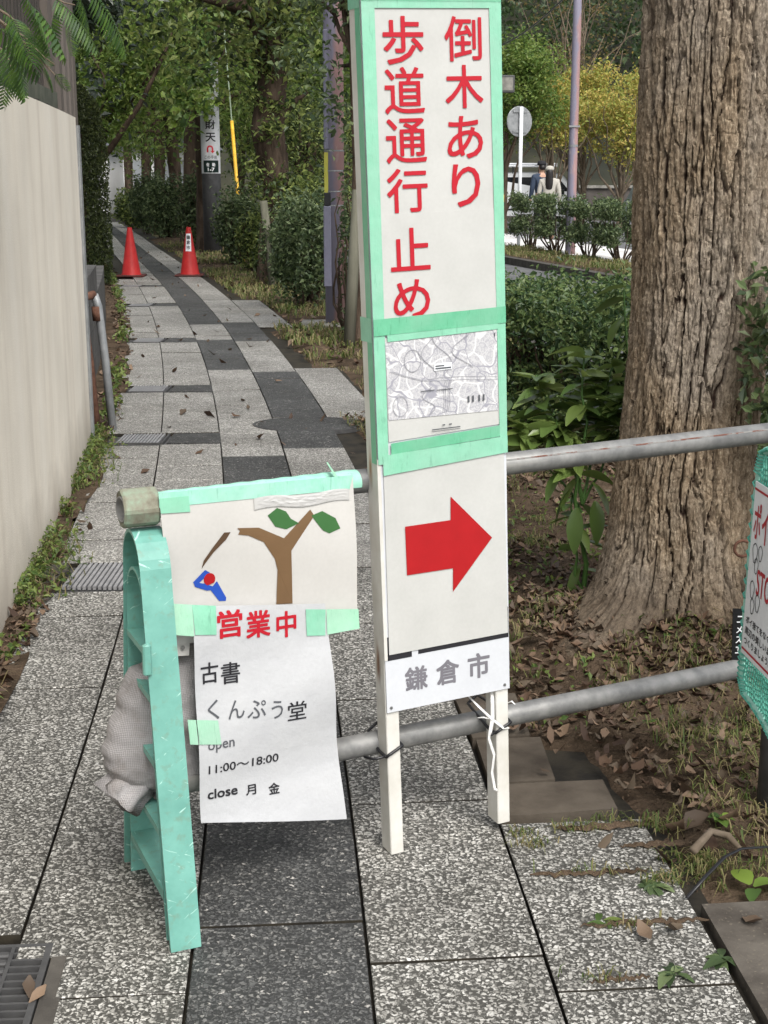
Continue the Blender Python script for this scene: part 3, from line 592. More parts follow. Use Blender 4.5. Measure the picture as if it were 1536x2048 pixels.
def stand(x, name='stand'):
    """arched plastic leg seen end-on: outer band, inner rib, cross ribs and pipe socket"""
    s = bpy.data.objects.new(name, None); COL.objects.link(s); s.parent = bar; s.location = (x, 0, 0); s.rotation_euler = (0, 0, R(-7.5))
    out = []
    for i in range(41):                 # outer outline, front foot -> crown -> back foot  (y toward the camera is negative)
        q = -1 + 2 * i / 40; a = abs(q)
        y = .198 * (1 - (1 - a) ** 1.0) if False else None
        th = PI * (i / 40)
        out.append(th)
    def outline(n, w, top, foot):
        pts = []
        for i in range(n + 1):
            q = -1 + 2 * i / n; a = abs(q)
            if a > .30: k = (a - .30) / .70; y = (.072 + (w - .072) * k) * (1 if q > 0 else -1); z = (top - .085) * (1 - k) + foot * k
            else: th = (q / .30) * PI / 2; y = .072 * math.sin(th); z = top - .085 + .085 * math.cos(th)
            pts.append((y, z))
        return pts
    o1 = outline(48, .195, .766, 0.0); o2 = outline(48, .186, .759, .0)
    g = G(); x0, x1 = -.034, .024; n = len(o1)
    V = [(x0, y, z) for y, z in o1] + [(x1, y, z) for y, z in o1] + [(x0, y, z) for y, z in o2] + [(x1, y, z) for y, z in o2]
    F = []
    for i in range(n - 1):
        F += [(i, i + 1, n + i + 1, n + i), (2 * n + i, 3 * n + i, 3 * n + i + 1, 2 * n + i + 1), (i, 2 * n + i, 2 * n + i + 1, i + 1), (n + i, n + i + 1, 3 * n + i + 1, 3 * n + i)]
    F += [(0, n, 3 * n, 2 * n), (n - 1, 3 * n - 1, 4 * n - 1, 2 * n - 1)]
    g.add(V, F); g.build('outer_band', M['green'], s)
    o3 = outline(48, .150, .692, .0); g = G(); xa, xb = -.006, -.001; o2b = [(y * .999, z) for y, z in o2]
    V = [(xa, y, z) for y, z in o2b] + [(xa, y, z) for y, z in o3] + [(xb, y, z) for y, z in o2b] + [(xb, y, z) for y, z in o3]; F = []
    for i in range(n - 1): F += [(i, n + i, n + i + 1, i + 1), (2 * n + i, 2 * n + i + 1, 3 * n + i + 1, 3 * n + i), (n + i, 3 * n + i, 3 * n + i + 1, n + i + 1)]
    g.add(V, F); g.build('web', M['green_deep'], s)
    g = G(); o4 = outline(48, .144, .686, .0); xc, xd = -.030, .020
    V = [(xc, y, z) for y, z in o3] + [(xd, y, z) for y, z in o3] + [(xc, y, z) for y, z in o4] + [(xd, y, z) for y, z in o4]; F = []
    for i in range(n - 1): F += [(i, i + 1, n + i + 1, n + i), (2 * n + i, 3 * n + i, 3 * n + i + 1, 2 * n + i + 1), (i, 2 * n + i, 2 * n + i + 1, i + 1), (n + i, n + i + 1, 3 * n + i + 1, 3 * n + i)]
    g.add(V, F); g.build('inner_rib', M['green'], s)
    for z, h in ((.535, .012), (.455, .012), (.33, .014), (.20, .014), (.075, .02)):
        w = .072 + (.150 - .072) * (1 - z / .69) - .004; g = G(); g.box(-.030, .020, -w, w, z, z + h); g.build('cross_rib', M['green'], s)
    for yy, zz in ((-.128, .60), (-.165, .33), (.128, .60), (.165, .30), (-.19, .12)):
        g = G(); sg = 1 if yy > 0 else -1; w1 = .072 + (.195 - .072) * (1 - zz / .69); w2 = .072 + (.15 - .072) * (1 - zz / .69)
        a, b = sorted((sg * (w1 - .010), sg * (w2 - .002))); g.box(-.028, .018, a, b, zz, zz + .006); g.build('gusset', M['green'], s)
    g = G(); g.bevbox(-.044, -.028, -.112, -.098, .515, .575, .003); g.build('latch', M['green'], s)
    g = G(); m = 8; V = []; ro, ri = .0375, .0252
    for xx, r in ((-.046, ri), (-.050, ro - .003), (-.046, ro), (.014, ro), (.018, ro - .003), (.014, ri)):
        for k in range(m * 4):
            a = 2 * PI * (k + .5) / (m * 4); rr2 = r
            if r > .03:
                seg = PI / 4; rr2 = r / math.cos((a % seg) - seg / 2) * math.cos(seg / 2) * 1.02
            V.append((xx, rr2 * math.cos(a), ZU + rr2 * math.sin(a)))
    N = m * 4; F = [(i * N + k, (i + 1) * N + k, (i + 1) * N + (k + 1) % N, i * N + (k + 1) % N) for i in range(5) for k in range(N)]
    F += [(5 * N + k, k, (k + 1) % N, 5 * N + (k + 1) % N) for k in range(N)]
    g.add(V, F); g.build('socket', M['socket'], s)
    return s
t = NT('worn_socket'); n1 = t.noise(t.coord(), 22, 5, .65); t.col(t.ramp(n1, [(.32, (.12, .10, .075)), (.48, (.20, .20, .15)), (.68, (.24, .34, .25))])); t.set(.7, .3); t.bump(n1, .3, .003); M['socket'] = t.m
st0 = stand(0.0)
st1 = copy_tree(st0, bar); st1.location = (1.98, 0, -.04)

# sandbag slung over the lower pipe beside the stand
sb = thing('sandbag', 'grey woven sandbag tied at the neck, slung on the barrier behind the paper', 'sandbag', PIV, (0, 0, YAW))
nu, nv = 90, 70; U = np.linspace(0, 2 * PI, nu, endpoint=False); Vv = np.linspace(-PI / 2, PI / 2, nv); UU, VV = np.meshgrid(U, Vv)
def spow(a, e): return np.sign(a) * np.abs(a) ** e
X = .155 * spow(np.cos(VV), .75) * spow(np.cos(UU), .85); Yb = .068 * spow(np.cos(VV), .8) * spow(np.sin(UU), .9); Z = .155 * spow(np.sin(VV), .85)
X = X + .03 * (Z / .155) - .045 * np.clip(-Z / .155, 0, 1) * np.clip(-X / .18, 0, 1)
dn = .007 * vnoise(X * 7, Yb * 7, Z * 7, 31) + .0045 * (1 - 2.4 * np.abs(vnoise(X * 6 + Z * 9, Yb * 10, Z * 26 + X * 14, 32))) + .003 * (1 - 2.2 * np.abs(vnoise(X * 16 - Z * 14, Yb * 18, Z * 50, 34))) + .0012 * vnoise(X * 60, Yb * 60, Z * 60, 33)
nrm = np.stack([X / .185, Yb / .068, Z / .155], -1); nrm /= np.linalg.norm(nrm, axis=-1, keepdims=True) + 1e-6
P = np.stack([X, Yb, Z], -1) + nrm * dn[..., None]
P[..., 2] = np.where(P[..., 2] < -.12, -.12 + (P[..., 2] + .12) * .7, P[..., 2]); P += np.array([.085, .045, .362])
ix = np.arange(nu * nv).reshape(nv, nu); Qs = np.stack([ix[:-1], np.roll(ix[:-1], -1, 1), np.roll(ix[1:], -1, 1), ix[1:]], -1).reshape(-1, 4)
link('sack', np_mesh('sack', P.reshape(-1, 3), Qs, M['sack'], True), sb)
def gather(base, tip, r0, rn, r1, n=26, seed=1, flat_=.7):
    g = G(); rr = random.Random(seed); ph = [rr.uniform(0, 6) for _ in range(4)]; B, T = Vector(base), Vector(tip); ax = (T - B).normalized(); u = ax.orthogonal().normalized(); w = ax.cross(u); V = []
    prof = [(0, r0), (.18, r0 * .62), (.36, rn * 1.15), (.48, rn), (.60, rn * 1.3), (.8, r1 * .9), (1, r1)]
    for t_, r in prof:
        for k in range(n):
            a = 2 * PI * k / n; f = 1 + .22 * math.sin(5 * a + ph[0]) * (.4 + t_) + .14 * math.sin(9 * a + ph[1])
            V.append(B + ax * (t_ * (T - B).length * (1 + .06 * math.sin(3 * a + ph[2]) * t_)) + (u * math.cos(a) + w * math.sin(a) * flat_) * r * f)
    F = [(i * n + k, i * n + (k + 1) % n, (i + 1) * n + (k + 1) % n, (i + 1) * n + k) for i in range(len(prof) - 1) for k in range(n)] + [tuple(range((len(prof) - 1) * n, len(prof) * n))]
    g.add(V, F); return g
gather((.10, .045, .44), (.115, .030, .585), .075, .022, .042, seed=3).build('neck', M['sack'], sb, True)
gather((.02, .035, .300), (-.080, .012, .232), .052, .030, .042, seed=5, flat_=.45).build('tail', M['sack'], sb, True)
gather((.19, .03, .22), (.25, .01, .125), .09, .02, .028, seed=9).build('corner', M['sack'], sb, True)
g = G(); g.tube([(.115 + .027 * math.cos(a), .036 + .021 * math.sin(a), .515 + .004 * math.sin(3 * a)) for a in np.linspace(0, 4.4 * PI, 40)] + [(.13, .0, .54), (.155, -.015, .548)], .0035, 6); g.build('tie', M['white_string'], sb, True)

# ================================================================== POSTERS ON THE BARRIER
def hang(u, w, off):
    """sheet coordinates measured for a barrier turned 24 degrees, carried over to the plane the barrier really hangs in"""
    a = R(24); P = Vector((PIV.x + math.cos(a) * u + math.sin(a) * off, PIV.y + math.sin(a) * u - math.cos(a) * off, w)); c = Vector((0, 0, CAM_H)); d = P - c
    nn = Vector((math.sin(YAW), -math.cos(YAW), 0)); b = PIV + nn * off; t_ = nn.dot(b - c) / nn.dot(d); q = c + d * t_ - b
    return q.x * math.cos(YAW) + q.y * math.sin(YAW), q.z
def place_sheet(lo, base_off): return PIV + Vector((math.sin(YAW), -math.cos(YAW), 0)) * base_off
# picture poster hung from the top pipe (A3, landscape)
p1 = thing('picture_poster', 'white poster with a broken brown tree and green leaves, hung from the top pipe', 'poster', place_sheet(0, .034), (0, 0, YAW))
def f1(u, w, e=0.0):
    u, w = hang(u, w, .034); bow = .006 * math.sin(u * 9 + .6) * (.84 - w) / .3 + .004 * math.sin(w * 22 + u * 5) - .004
    return (u, bow * .8 - e, w)
def sheet(fn, corners, n=24, m=24, e=0.0, thick=.0006):
    """thin sheet between 4 corners (bl, br, tr, tl) in sheet coordinates"""
    (a, b, c, d) = [np.array(q) for q in corners]; g = G()
    def P(s, t_): q = (a * (1 - s) + b * s) * (1 - t_) + (d * (1 - s) + c * s) * t_; return fn(q[0], q[1], e)
    g.grid(P, n, m); k = len(g.v); V = [(x, y + thick, z) for x, y, z in g.v]; F = [tuple(i + k for i in f[::-1]) for f in g.f]; W1 = n + 1; front = list(g.v)
    rim = list(range(n + 1)) + [j * W1 + n for j in range(1, m + 1)] + [m * W1 + i for i in range(n - 1, -1, -1)] + [j * W1 for j in range(m - 1, 0, -1)]
    g.v += V; g.f += F; j0 = len(g.v); q_ = len(rim); g.v += [front[i] for i in rim] + [V[i] for i in rim]; g.f += [(j0 + i, j0 + q_ + i, j0 + q_ + (i + 1) % q_, j0 + (i + 1) % q_) for i in range(q_)]
    return g
pp = sheet(f1, [(.032, .542), (.407, .532), (.400, .835), (.012, .835)], 30, 24).build('paper', M['paper_art'], p1, True)
sheet(f1, [(.022, .520), (.062, .516), (.068, .58), (.026, .59)], 4, 6, -.003).build('backing_card', M['paper_art'], p1)
E1 = .0012
def flatpoly(name, pts, fn, e, mat, parent):
    g = G(); poly_flat(g, pts, lambda u, w: fn(u, w, e)); bm_ = g.build(name, mat, parent); return bm_
flatpoly('trunk', [(.2383, .596), (.2712, .594), (.2678, .7018), (.3161, .7665), (.308, .7792), (.2529, .7283), (.203, .7541), (.1603, .7575), (.1655, .7515), (.1619, .7447), (.1827, .7405), (.2124, .7247), (.2349, .6885), (.2405, .665)], f1, E1, M['brown_ink'], pp)
flatpoly('branch', [(.0905, .6842), (.0945, .700), (.1082, .7192), (.1345, .7514), (.1473, .751), (.1381, .7374), (.1129, .7138), (.098, .695)], f1, E1, M['brown_dark'], pp)
flatpoly('leaf', [(.2215, .7758), (.2408, .7886), (.2589, .78), (.268, .765), (.284, .7548), (.2583, .7455), (.2361, .7527)], f1, E1, M['green_ink'], pp)
flatpoly('leaf', [(.3099, .7671), (.3327, .7738), (.3597, .7572), (.3689, .7362), (.3458, .7286), (.333, .7357), (.3251, .7457)], f1, E1, M['green_ink'], pp)
flatpoly('figure', [(.0742, .6597), (.0973, .6815), (.107, .675), (.086, .657), (.0984, .6539), (.112, .647), (.1205, .6565), (.1385, .6215), (.1378, .6150), (.1248, .6161), (.108, .640), (.1009, .6398), (.078, .650)], f1, E1, M['blue_ink'], pp)
flatpoly('red_head', [(.106 + .0112 * math.cos(a), .662 + .0125 * math.sin(a)) for a in np.linspace(-.7, 2 * PI - 1.9, 18)], f1, E1 * 1.3, M['red_ink2'], pp)
def tape(fn, c, parent, mat='tape', e=.0016, n=8, m=3, name='tape'): return sheet(fn, c, n, m, e, .0003).build(name, M[mat], parent)
g = G()      # tape folded over the pipe
def ftape(s, t_):
    x = .0 + s * .445; wob = .0007 * math.sin(s * 60 + t_ * 5); a = R(45 + 150 * t_)
    return (x, math.cos(a) * (PR_ + .0012 + wob) + .034, ZU - .004 * x + math.sin(a) * (PR_ + .0012 + wob))
g.grid(ftape, 60, 12); g.build('tape', M['tape_mid'], p1, True)
tape(f1, [(.012, .811), (.392, .811), (.400, .838), (.012, .838)], p1, 'tape_mid', .0012, 24, 4)
tape(f1, [(.014, .800), (.070, .798), (.068, .828), (.012, .828)], p1, 'tape', .0022)
g = G()
def film(a, b):
    u = .195 + .195 * a; w = .789 + .022 * b + .003 * math.sin(a * 9); q = f1(u, w, .0022); k = math.sin(PI * a) ** .4 * math.sin(PI * b) ** .5
    return (q[0], q[1] - .0016 * k * abs(float(vnoise(np.array(a * 26 + b * 5), np.array(b * 7 - a * 9), 0, 171))) - .0007 * k * abs(float(vnoise(np.array(a * 60), np.array(b * 18), 0, 172))), q[2])
g.grid(film, 70, 16); g.build('crumpled_film', M['film'], p1, True)
g = G(); g.tube([(.375, .034 - PR_ - .004, .795), (.384, .034 - PR_ - .006, .825), (.378, .03, .851)], [.004, .008, .004], 6, flat=.3).tube([(.392, .034 - PR_ - .004, .80), (.384, .034 - PR_ - .006, .825), (.372, .006, .846)], [.003, .006, .003], 6, flat=.3); g.build('string', M['tape_pale'], p1)
for u, w in ((.0485, .535), (.394, .555)):
    g = G(); q = f1(u, w, .002); g.lathe([(.0042, 0), (.0042, .001), (.0022, .0012)], 10); 
    g.v = [(q[0] + x, q[1] - z, q[2] + y) for x, y, z in g.v]; g.build('eyelet', M['pipe'], p1)

# opening-hours paper taped on the poster (A3, portrait)
p2 = thing('shop_notice', 'glossy white paper with red heading and opening hours, taped below the poster', 'notice', place_sheet(0, .060), (0, 0, YAW))
def f2(u, w, e=0.0):
    u, w = hang(u, w, .060); d = (.62 - w) / .44; c = (u - .2)
    return (u + .0, -(.010 * math.sin(d * 5.2 - .3) * (.6 + 1.3 * c) + .013 * d * d + .004 * math.sin(d * 11 + u * 7)) - e, w)
paper2 = sheet(f2, [(.0643, .1842), (.3648, .1369), (.3292, .5935), (.0617, .6223)], 30, 60).build('paper', M['paper_film'], p2, True)
def words(parent, lst, fn, mat, bold=.012, e=.0012, name='lettering', keep=False):
    g = G()
    for s, box in lst: put_text(g, s, box, lambda u, w, de: fn(u, w, e + de), bold, keep)
    return g.build(name, mat, parent)
words(paper2, [('営', (.1080, .5520, .1580, .6070)), ('業', (.1650, .5440, .2150, .5985)), ('中', (.2265, .5365, .2680, .5900))], f2, M['red_ink'], .022)
words(paper2, [('古', (.0735, .466, .1085, .5085)), ('書', (.1135, .4595, .1515, .503))], f2, M['black_ink'], .012)
words(paper2, [('く', (.0845, .394, .1060, .4325)), ('ん', (.1235, .389, .1560, .426)), ('ぷ', (.1610, .384, .1990, .4205)), ('う', (.2100, .377, .2330, .4135))], f2, M['faded_ink'], .004)
words(paper2, [('堂', (.2430, .367, .2820, .406))], f2, M['black_ink'], .006)
words(paper2, [('open', (.081, .3265, .1340, .3480))], f2, M['faded_ink'], .008)
words(paper2, [('11:00～18:00', (.0815, .2830, .2265, .3010))], f2, M['black_ink'], .012)
words(paper2, [('close', (.0795, .2290, .1410, .2500)), ('月', (.1580, .2225, .1790, .2440)), ('金', (.2045, .2160, .2275, .2395))], f2, M['black_ink'], .022)
for c, mt in (([(.0257, .572), (.062, .565), (.062, .625), (.0228, .632)], 'tape_pale'), ([(.064, .567), (.1057, .562), (.1072, .618), (.062, .625)], 'tape'), ([(.2889, .5340), (.327, .530), (.3292, .582), (.2875, .588)], 'tape'), ([(.331, .531), (.3987, .535), (.3989, .574), (.331, .582)], 'tape_pale'), ([(.046, .352), (.062, .349), (.060, .398), (.044, .401)], 'tape_pale'), ([(.064, .349), (.1072, .342), (.1026, .391), (.0615, .398)], 'tape_pale')):
    tape(f2, c, p2, mt, .0020)

# ================================================================== SIGNBOARD
SG = gp(779, 1712)
SROT = (Matrix.Rotation(R(24), 3, 'Z') @ Matrix.Rotation(R(-2.25), 3, 'Y')).to_euler()
sg = thing('signboard', 'tall white standing sign with red lettering and an arrow, tied to the barrier', 'signboard', SG, SROT)
SW, STOP = .289, 1.80
for x0 in (.004, SW + .0025 - .030):
    g = G(); b0 = 0.0 if x0 < .1 else .010
    g.bevbox(x0, x0 + .030, 0, .048, b0, STOP, .0018); g.build('leg', M['white_wood'], sg)
bd = G(); bd.box(.0055, SW + .004, -.004, -.0002, .325, STOP); board = bd.build('board', M['enamel'], sg)
g = G(); g.box(.0035, .0105, -.0058, -.0002, .44, .86); g.build('edge_trim', M['white_wood'], sg)
for z in (.50, 1.15, 1.70):
    g = G(); g.box(.031, SW - .031, .004, .03, z - .015, z + .015); g.build('batten', M['white_wood'], sg)
def fs(u, w, e=0.0): u -= .0045 * (w - .15); w += .005 - .0125 * (w - .75) ** 2; return (u, -.0046 - e - .0012, w)
def fr(u, w, e=0.0): return (u, -.0046 - e - .0012, w)
def fb(u, w, e=0.0): u -= .0045 * (w - .15); w += .005 - .0125 * (w - .75) ** 2; return (u, -.0043 - e, w)
pa = sheet(fs, [(.031, 1.330), (.279, 1.3305), (.279, 1.712), (.031, 1.712)], 16, 24).build('paper', M['paper'], sg, True)
pb = sheet(fs, [(.029, 1.100), (.281, 1.100), (.280, 1.3308), (.0305, 1.3303)], 16, 16, .0009).build('paper', M['paper'], sg, True)
words(pa, [('歩', (.0528, 1.606, .1360, 1.6938)), ('道', (.0522, 1.516, .1348, 1.602)), ('通', (.0515, 1.4247, .1360, 1.5080)), ('行', (.0495, 1.3318, .1350, 1.4150))], fs, M['red_ink'], .010, .0016)
words(pa, [('倒', (.1795, 1.611, .2581, 1.694)), ('木', (.1782, 1.524, .2595, 1.6045)), ('あ', (.1795, 1.4290, .2564, 1.5095)), ('り', (.1865, 1.337, .2485, 1.419))], fs, M['red_ink'], .010, .0016)
words(pb, [('止', (.0515, 1.221, .1357, 1.3030)), ('め', (.0540, 1.129, .1325, 1.2040))], fs, M['red_ink'], .010, .0024)
mp_ = sheet(fs, [(.0330, .888), (.287, .8975), (.280, 1.0975), (.0335, 1.0935)], 10, 8, .0004).build('map_sheet', M['paper'], sg, True)
sheet(fs, [(.0345, .9318), (.2774, .9266), (.278, 1.0915), (.0335, 1.0854)], 10, 8, .0016).build('map_print', M['map'], mp_, True)
g = G()
sheet_q = [((.136, .1752), (1.0200, 1.0350))]
poly_flat(g, [(.136, 1.0205), (.1752, 1.0215), (.1752, 1.0345), (.136, 1.0350)], lambda u, w: fs(u, w, .0032)); g.build('map_caption', M['sign_white'], mp_)
g = G()
for (a, b, w, h) in ((.1385, .158, 1.0285, .0026), (.1385, .173, 1.0235, .0030), (.127, .190, .902, .0020), (.127, .190, .8985, .0008), (.150, .156, .909, .0025), (.165, .171, .909, .0025), (.105, .135, .982, .0016), (.140, .175, .981, .0016), (.232, .236, .95, .013), (.242, .246, .95, .013), (.208, .212, .95, .013), (.218, .222, .95, .013), (.2715, .2735, 1.078, .008)):
    poly_flat(g, [(a, w), (b, w), (b, w + h), (a, w + h)], lambda u, w_: fs(u, w_, .0038))
def ribbon(pts, wd_, e, g):
    for i in range(len(pts) - 1):
        (a, b), (c, d) = pts[i], pts[i + 1]; L = math.hypot(c - a, d - b) + 1e-9; nx_, ny_ = -(d - b) / L * wd_, (c - a) / L * wd_
        poly_flat(g, [(a - nx_, b - ny_), (c - nx_, d - ny_), (c + nx_, d + ny_), (a + nx_, b + ny_)], lambda u, w: fs(u, w, e))
g.build('map_marks', M['faded_ink'], mp_)
g = G()
for k in (0, .006): ribbon([(.040 + k, 1.028), (.075, 1.014 + k * .3), (.11, 1.003 + k * .3), (.15, 1.000 + k), (.20, .998 + k), (.277, .990 + k)], .0004, .0028, g)
for k in (0, .004, .009, .013): ribbon([(.152 + k, .936), (.156 + k, .955), (.156 + k, .985), (.160 + k, 1.000)], .0005, .0029, g)
ribbon([(.155 + .02 * math.sin(t_ * 5), 1.01 + t_ * .08) for t_ in np.linspace(0, 1, 16)], .0007, .0030, g); ribbon([(.125 + .016 * math.sin(t_ * 6 + 1), 1.005 + t_ * .082) for t_ in np.linspace(0, 1, 16)], .0007, .0030, g); ribbon([(.09 + .018 * math.cos(t_ * 6.2), 1.045 + .022 * math.sin(t_ * 6.2)) for t_ in np.linspace(0, 1, 16)], .0007, .0030, g)
ribbon([(.122 + .014 * math.sin(t_ * 7), .935 + t_ * .055) for t_ in np.linspace(0, 1, 14)], .0007, .0030, g); ribbon([(.20 + .024 * math.sin(t_ * 5 + 2), 1.02 + t_ * .068) for t_ in np.linspace(0, 1, 14)], .0007, .0030, g); ribbon([(.06 + .016 * math.cos(t_ * 6.2), .957 + .02 * math.sin(t_ * 6.2)) for t_ in np.linspace(0, 1, 14)], .0006, .0030, g)
ml = g.build('map_lines', M['map_ink'], mp_); ml['kind'] = 'stuff'
pc = sheet(fs, [(.0152, .4475), (.2910, .4480), (.2892, .842), (.0195, .842)], 16, 26, .0008).build('paper', M['paper'], sg, True)
flatpoly('arrow', [(.0606, .7122), (.061, .6103), (.1651, .6093), (.1635, .559), (.257, .6612), (.1642, .7609), (.1627, .7117)], fs, .0024, M['red_ink2'], pc)
g = G(); E2 = .0003
for q in ([(.0115, .4345), (.0668, .4345), (.0668, .450), (.0115, .450)], [(.0815, .4375), (.2932, .4375), (.2932, .450), (.0815, .450)], [(.2912, .4375), (.2932, .4375), (.2932, .505), (.2912, .505)], [(.0115, .4345), (.0150, .4345), (.0165, .485), (.0130, .485)]): poly_flat(g, q, lambda u, w: fb(u, w, .0003))
g.build('black_border', M['black_ink'], board)
words(board, [('鎌', (.0490, .3600, .1008, .4120)), ('倉', (.1208, .3590, .1748, .4135)), ('市', (.1945, .3590, .2470, .4148))], fb, M['grey_ink'], .024, .0003)
for c, mt, e in (([(.0052, .850), (.0275, .850), (.0320, 1.80), (.0052, 1.80)], 'tape', .0020), ([(.2770, .852), (.2938, .852), (.2938, 1.80), (.2670, 1.80)], 'tape', .0020),
                 ([(.030, 1.701), (.274, 1.702), (.274, 1.713), (.030, 1.713)], 'tape', .0022), ([(.0052, 1.7132), (.2938, 1.7132), (.2938, 1.78), (.0052, 1.78)], 'tape_over', .0026),
                 ([(.0335, 1.0900), (.2765, 1.0955), (.2765, 1.1070), (.0335, 1.1030)], 'tape', .0032), ([(.0052, 1.1031), (.2938, 1.1071), (.2938, 1.1395), (.0052, 1.1350)], 'tape_over', .0036),
                 ([(.0335, .868), (.2765, .877), (.2765, .900), (.0335, .890)], 'tape_over', .0030), ([(.0150, .8270), (.2938, .842), (.2938, .8765), (.0150, .8675)], 'tape', .0034)):
    sheet(fr, c, 8, 10, e, .0002).build('tape', M[mt], sg)
g = G(); g.grid(lambda a, b: (.0031 - .0002 * math.sin(b * 40), -.0045 + .024 * a, .850 + .95 * b), 2, 12); g.build('tape', M['tape_over'], sg)
g = G(); g.grid(lambda a, b: (.0027, -.004 + .053 * a, 1.090 + .047 * b), 2, 2); g.build('tape', M['tape'], sg)
g = G(); g.grid(lambda a, b: (.0027, -.004 + .053 * a, 1.702 + .10 * b), 2, 2); g.build('tape', M['tape'], sg)
for u, w in ((.281, .335), (.015, .335)):
    g = G(); g.lathe([(.0035, 0), (.003, .0014), (.0, .0016)], 10); g.v = [(u + x, -.0045 - z, w + y) for x, y, z in g.v]; g.build('nail', M['pipe'], sg)
# cable ties holding the legs to the lower pipe
SM = Matrix.Translation(SG) @ SROT.to_matrix().to_4x4()
def tie(x0, zz, lab, tail):
    BK = .108 if x0 < .1 else .140; g = G(); Cx = x0 + .015; pts = []
    loop = [(-.019, -.0030, zz - .012), (.019, -.0030, zz + .006), (.020, .030, zz + .008), (.020, .052, zz + .018), (.012, BK, zz + .020), (-.012, BK, zz + .004), (-.020, .052, zz - .006), (-.0195, .030, zz - .012), (-.019, -.0030, zz - .012)]
    for i in range(len(loop) - 1):
        for k in range(4):
            f = k / 4; pts.append(SM @ Vector((Cx + loop[i][0] * (1 - f) + loop[i + 1][0] * f, loop[i][1] * (1 - f) + loop[i + 1][1] * f, loop[i][2] * (1 - f) + loop[i + 1][2] * f)))
    pts.append(pts[0]); g.tube(pts, .0034, 6)
    if tail: g.tube([SM @ Vector(q) for q in tail], .003, 6)
    return tag(g.build('cable_tie', M['black_plastic'], None, True), lab, 'cable tie', 'black ties on the sign legs')
tie(.004, .240, 'black cable tie round the left leg of the signboard', [(-.004, .001, .228), (-.022, .012, .222), (-.036, .03, .224)])
tie(SW - .0275, .240, 'black cable tie round the right leg of the signboard', [(.254, -.002, .229), (.246, -.004, .226)])
sr = G()
def S(*q): return SM @ Vector(q)
for pts in ([(.205, .035, .318), (.225, .0, .290), (.250, -.004, .262), (.275, -.005, .238), (.292, .0, .232)], [(.262, .02, .325), (.252, -.002, .30), (.250, -.005, .262), (.243, -.006, .235), (.240, -.004, .222)], [(.247, -.004, .262), (.240, -.006, .22), (.252, -.006, .18), (.246, -.006, .14), (.252, -.006, .10), (.258, -.005, .095)], [(.250, -.005, .262), (.232, .002, .268), (.222, .01, .266)], [(.292, .01, .285), (.300, .0, .292), (.306, -.004, .285)]):
    P_ = [S(*q) for q in pts]; sr.tube(P_, [.0022] + [.0040] * (len(P_) - 2) + [.002], 6, flat=.35)
tag(sr.build('plastic_string', M['white_string']), 'white plastic string knotted round the right leg of the signboard', 'string')

# ================================================================== NET BAG SIGN, POST AND STRAP ON THE RIGHT
nt_org = Vector((.80, 2.93, 0))
nb = thing('net_panel', 'green net panel with corded edge hanging at the right edge', 'net', nt_org, (0, 0, R(-90 + 4)))
# local x runs toward the camera, local z up
def fnet(u, w, e=0.0): return (u, -.018 * (.9 - w) + .006 * math.sin(u * 14) - e, w)
def net_bottom(u): return .300 - .13 * min(u, .5)
g = G(); step = .0115
for i in range(44):
    u = .018 + i * step; zb = net_bottom(u)
    g.tube([fnet(u + .004 * math.sin(z * 90), z) for z in np.linspace(zb, .83, 34)], .0019, 4, cap=False)
for j in range(50):
    z = .24 + j * step
    if z > .83: break
    us = [u for u in np.linspace(.01, .52, 40) if net_bottom(u) < z]
    if len(us) > 2: g.tube([fnet(u, z + .003 * math.sin(u * 120)) for u in us], .0019, 4, cap=False)
o = g.build('mesh', M['net'], nb); o['kind'] = 'stuff'
g = G(); path = [fnet(.50, .85), fnet(.25, .85), fnet(.06, .850), fnet(.022, .835), fnet(.006, .79), fnet(.002, .60), fnet(.0, .40), fnet(.006, .325), fnet(.03, .295)] + [fnet(u, net_bottom(u)) for u in (.08, .15, .25, .40, .5)]
dense = []
for i in range(len(path) - 1):
    for k in range(8): dense.append(Vector(path[i]).lerp(Vector(path[i + 1]), k / 8))
g.tube(dense, [.0075 + .0015 * math.sin(i * 1.3) for i in range(len(dense))], 8); rope = g.build('edge_rope', M['net_pale'], nb, True)
g = G(); L = 0
pts = []; turns = 80
for i in range(turns * 6):
    f = i / (turns * 6) * (len(dense) - 1); a = int(f); q = dense[a].lerp(dense[min(a + 1, len(dense) - 1)], f - a); an = i / 6 * 2 * PI
    pts.append(q + Vector((math.cos(an) * .0105, math.sin(an) * .0105, 0)) if False else q + Vector((math.cos(an), math.sin(an), 0)) * .0098)
g.tube(pts, .0024, 4, cap=False); g.build('lashing', M['net'], nb)
pl = thing('plastic_sign', 'white plastic sign with red STOP lettering fastened to the green net', 'sign', nt_org, (0, 0, R(-90 + 4)))
def fpl(u, w, e=0.0): return (u, -.018 * (.9 - w) - .012 - e, w)
plb = sheet(fpl, [(.022, .392), (.40, .392), (.40, .775), (.030, .775)], 4, 4, 0, .002).build('sign_sheet', M['sign_white'], pl)
g = G()
for q in ([(.030, .757), (.40, .757), (.40, .762), (.030, .762)], [(.026, .402), (.40, .402), (.40, .407), (.026, .407)]): poly_flat(g, q, lambda u, w: fpl(u, w, .0008))
g.build('red_line', M['red_ink'], plb)
words(plb, [('ポ', (.040, .655, .082, .735)), ('イ', (.090, .655, .130, .735)), ('捨', (.138, .655, .190, .735)), ('て', (.198, .655, .245, .735)), ('STOP', (.085, .540, .195, .598))], fpl, M['red_ink'], .02, .0008)
words(plb, [('ポイ捨てをなくして、', (.040, .465, .24, .482)), ('周辺の美しいまちを', (.038, .440, .24, .458)), ('つくりましょう。', (.036, .417, .20, .434))], fpl, M['black_ink'], .02, .0008)
g = G()
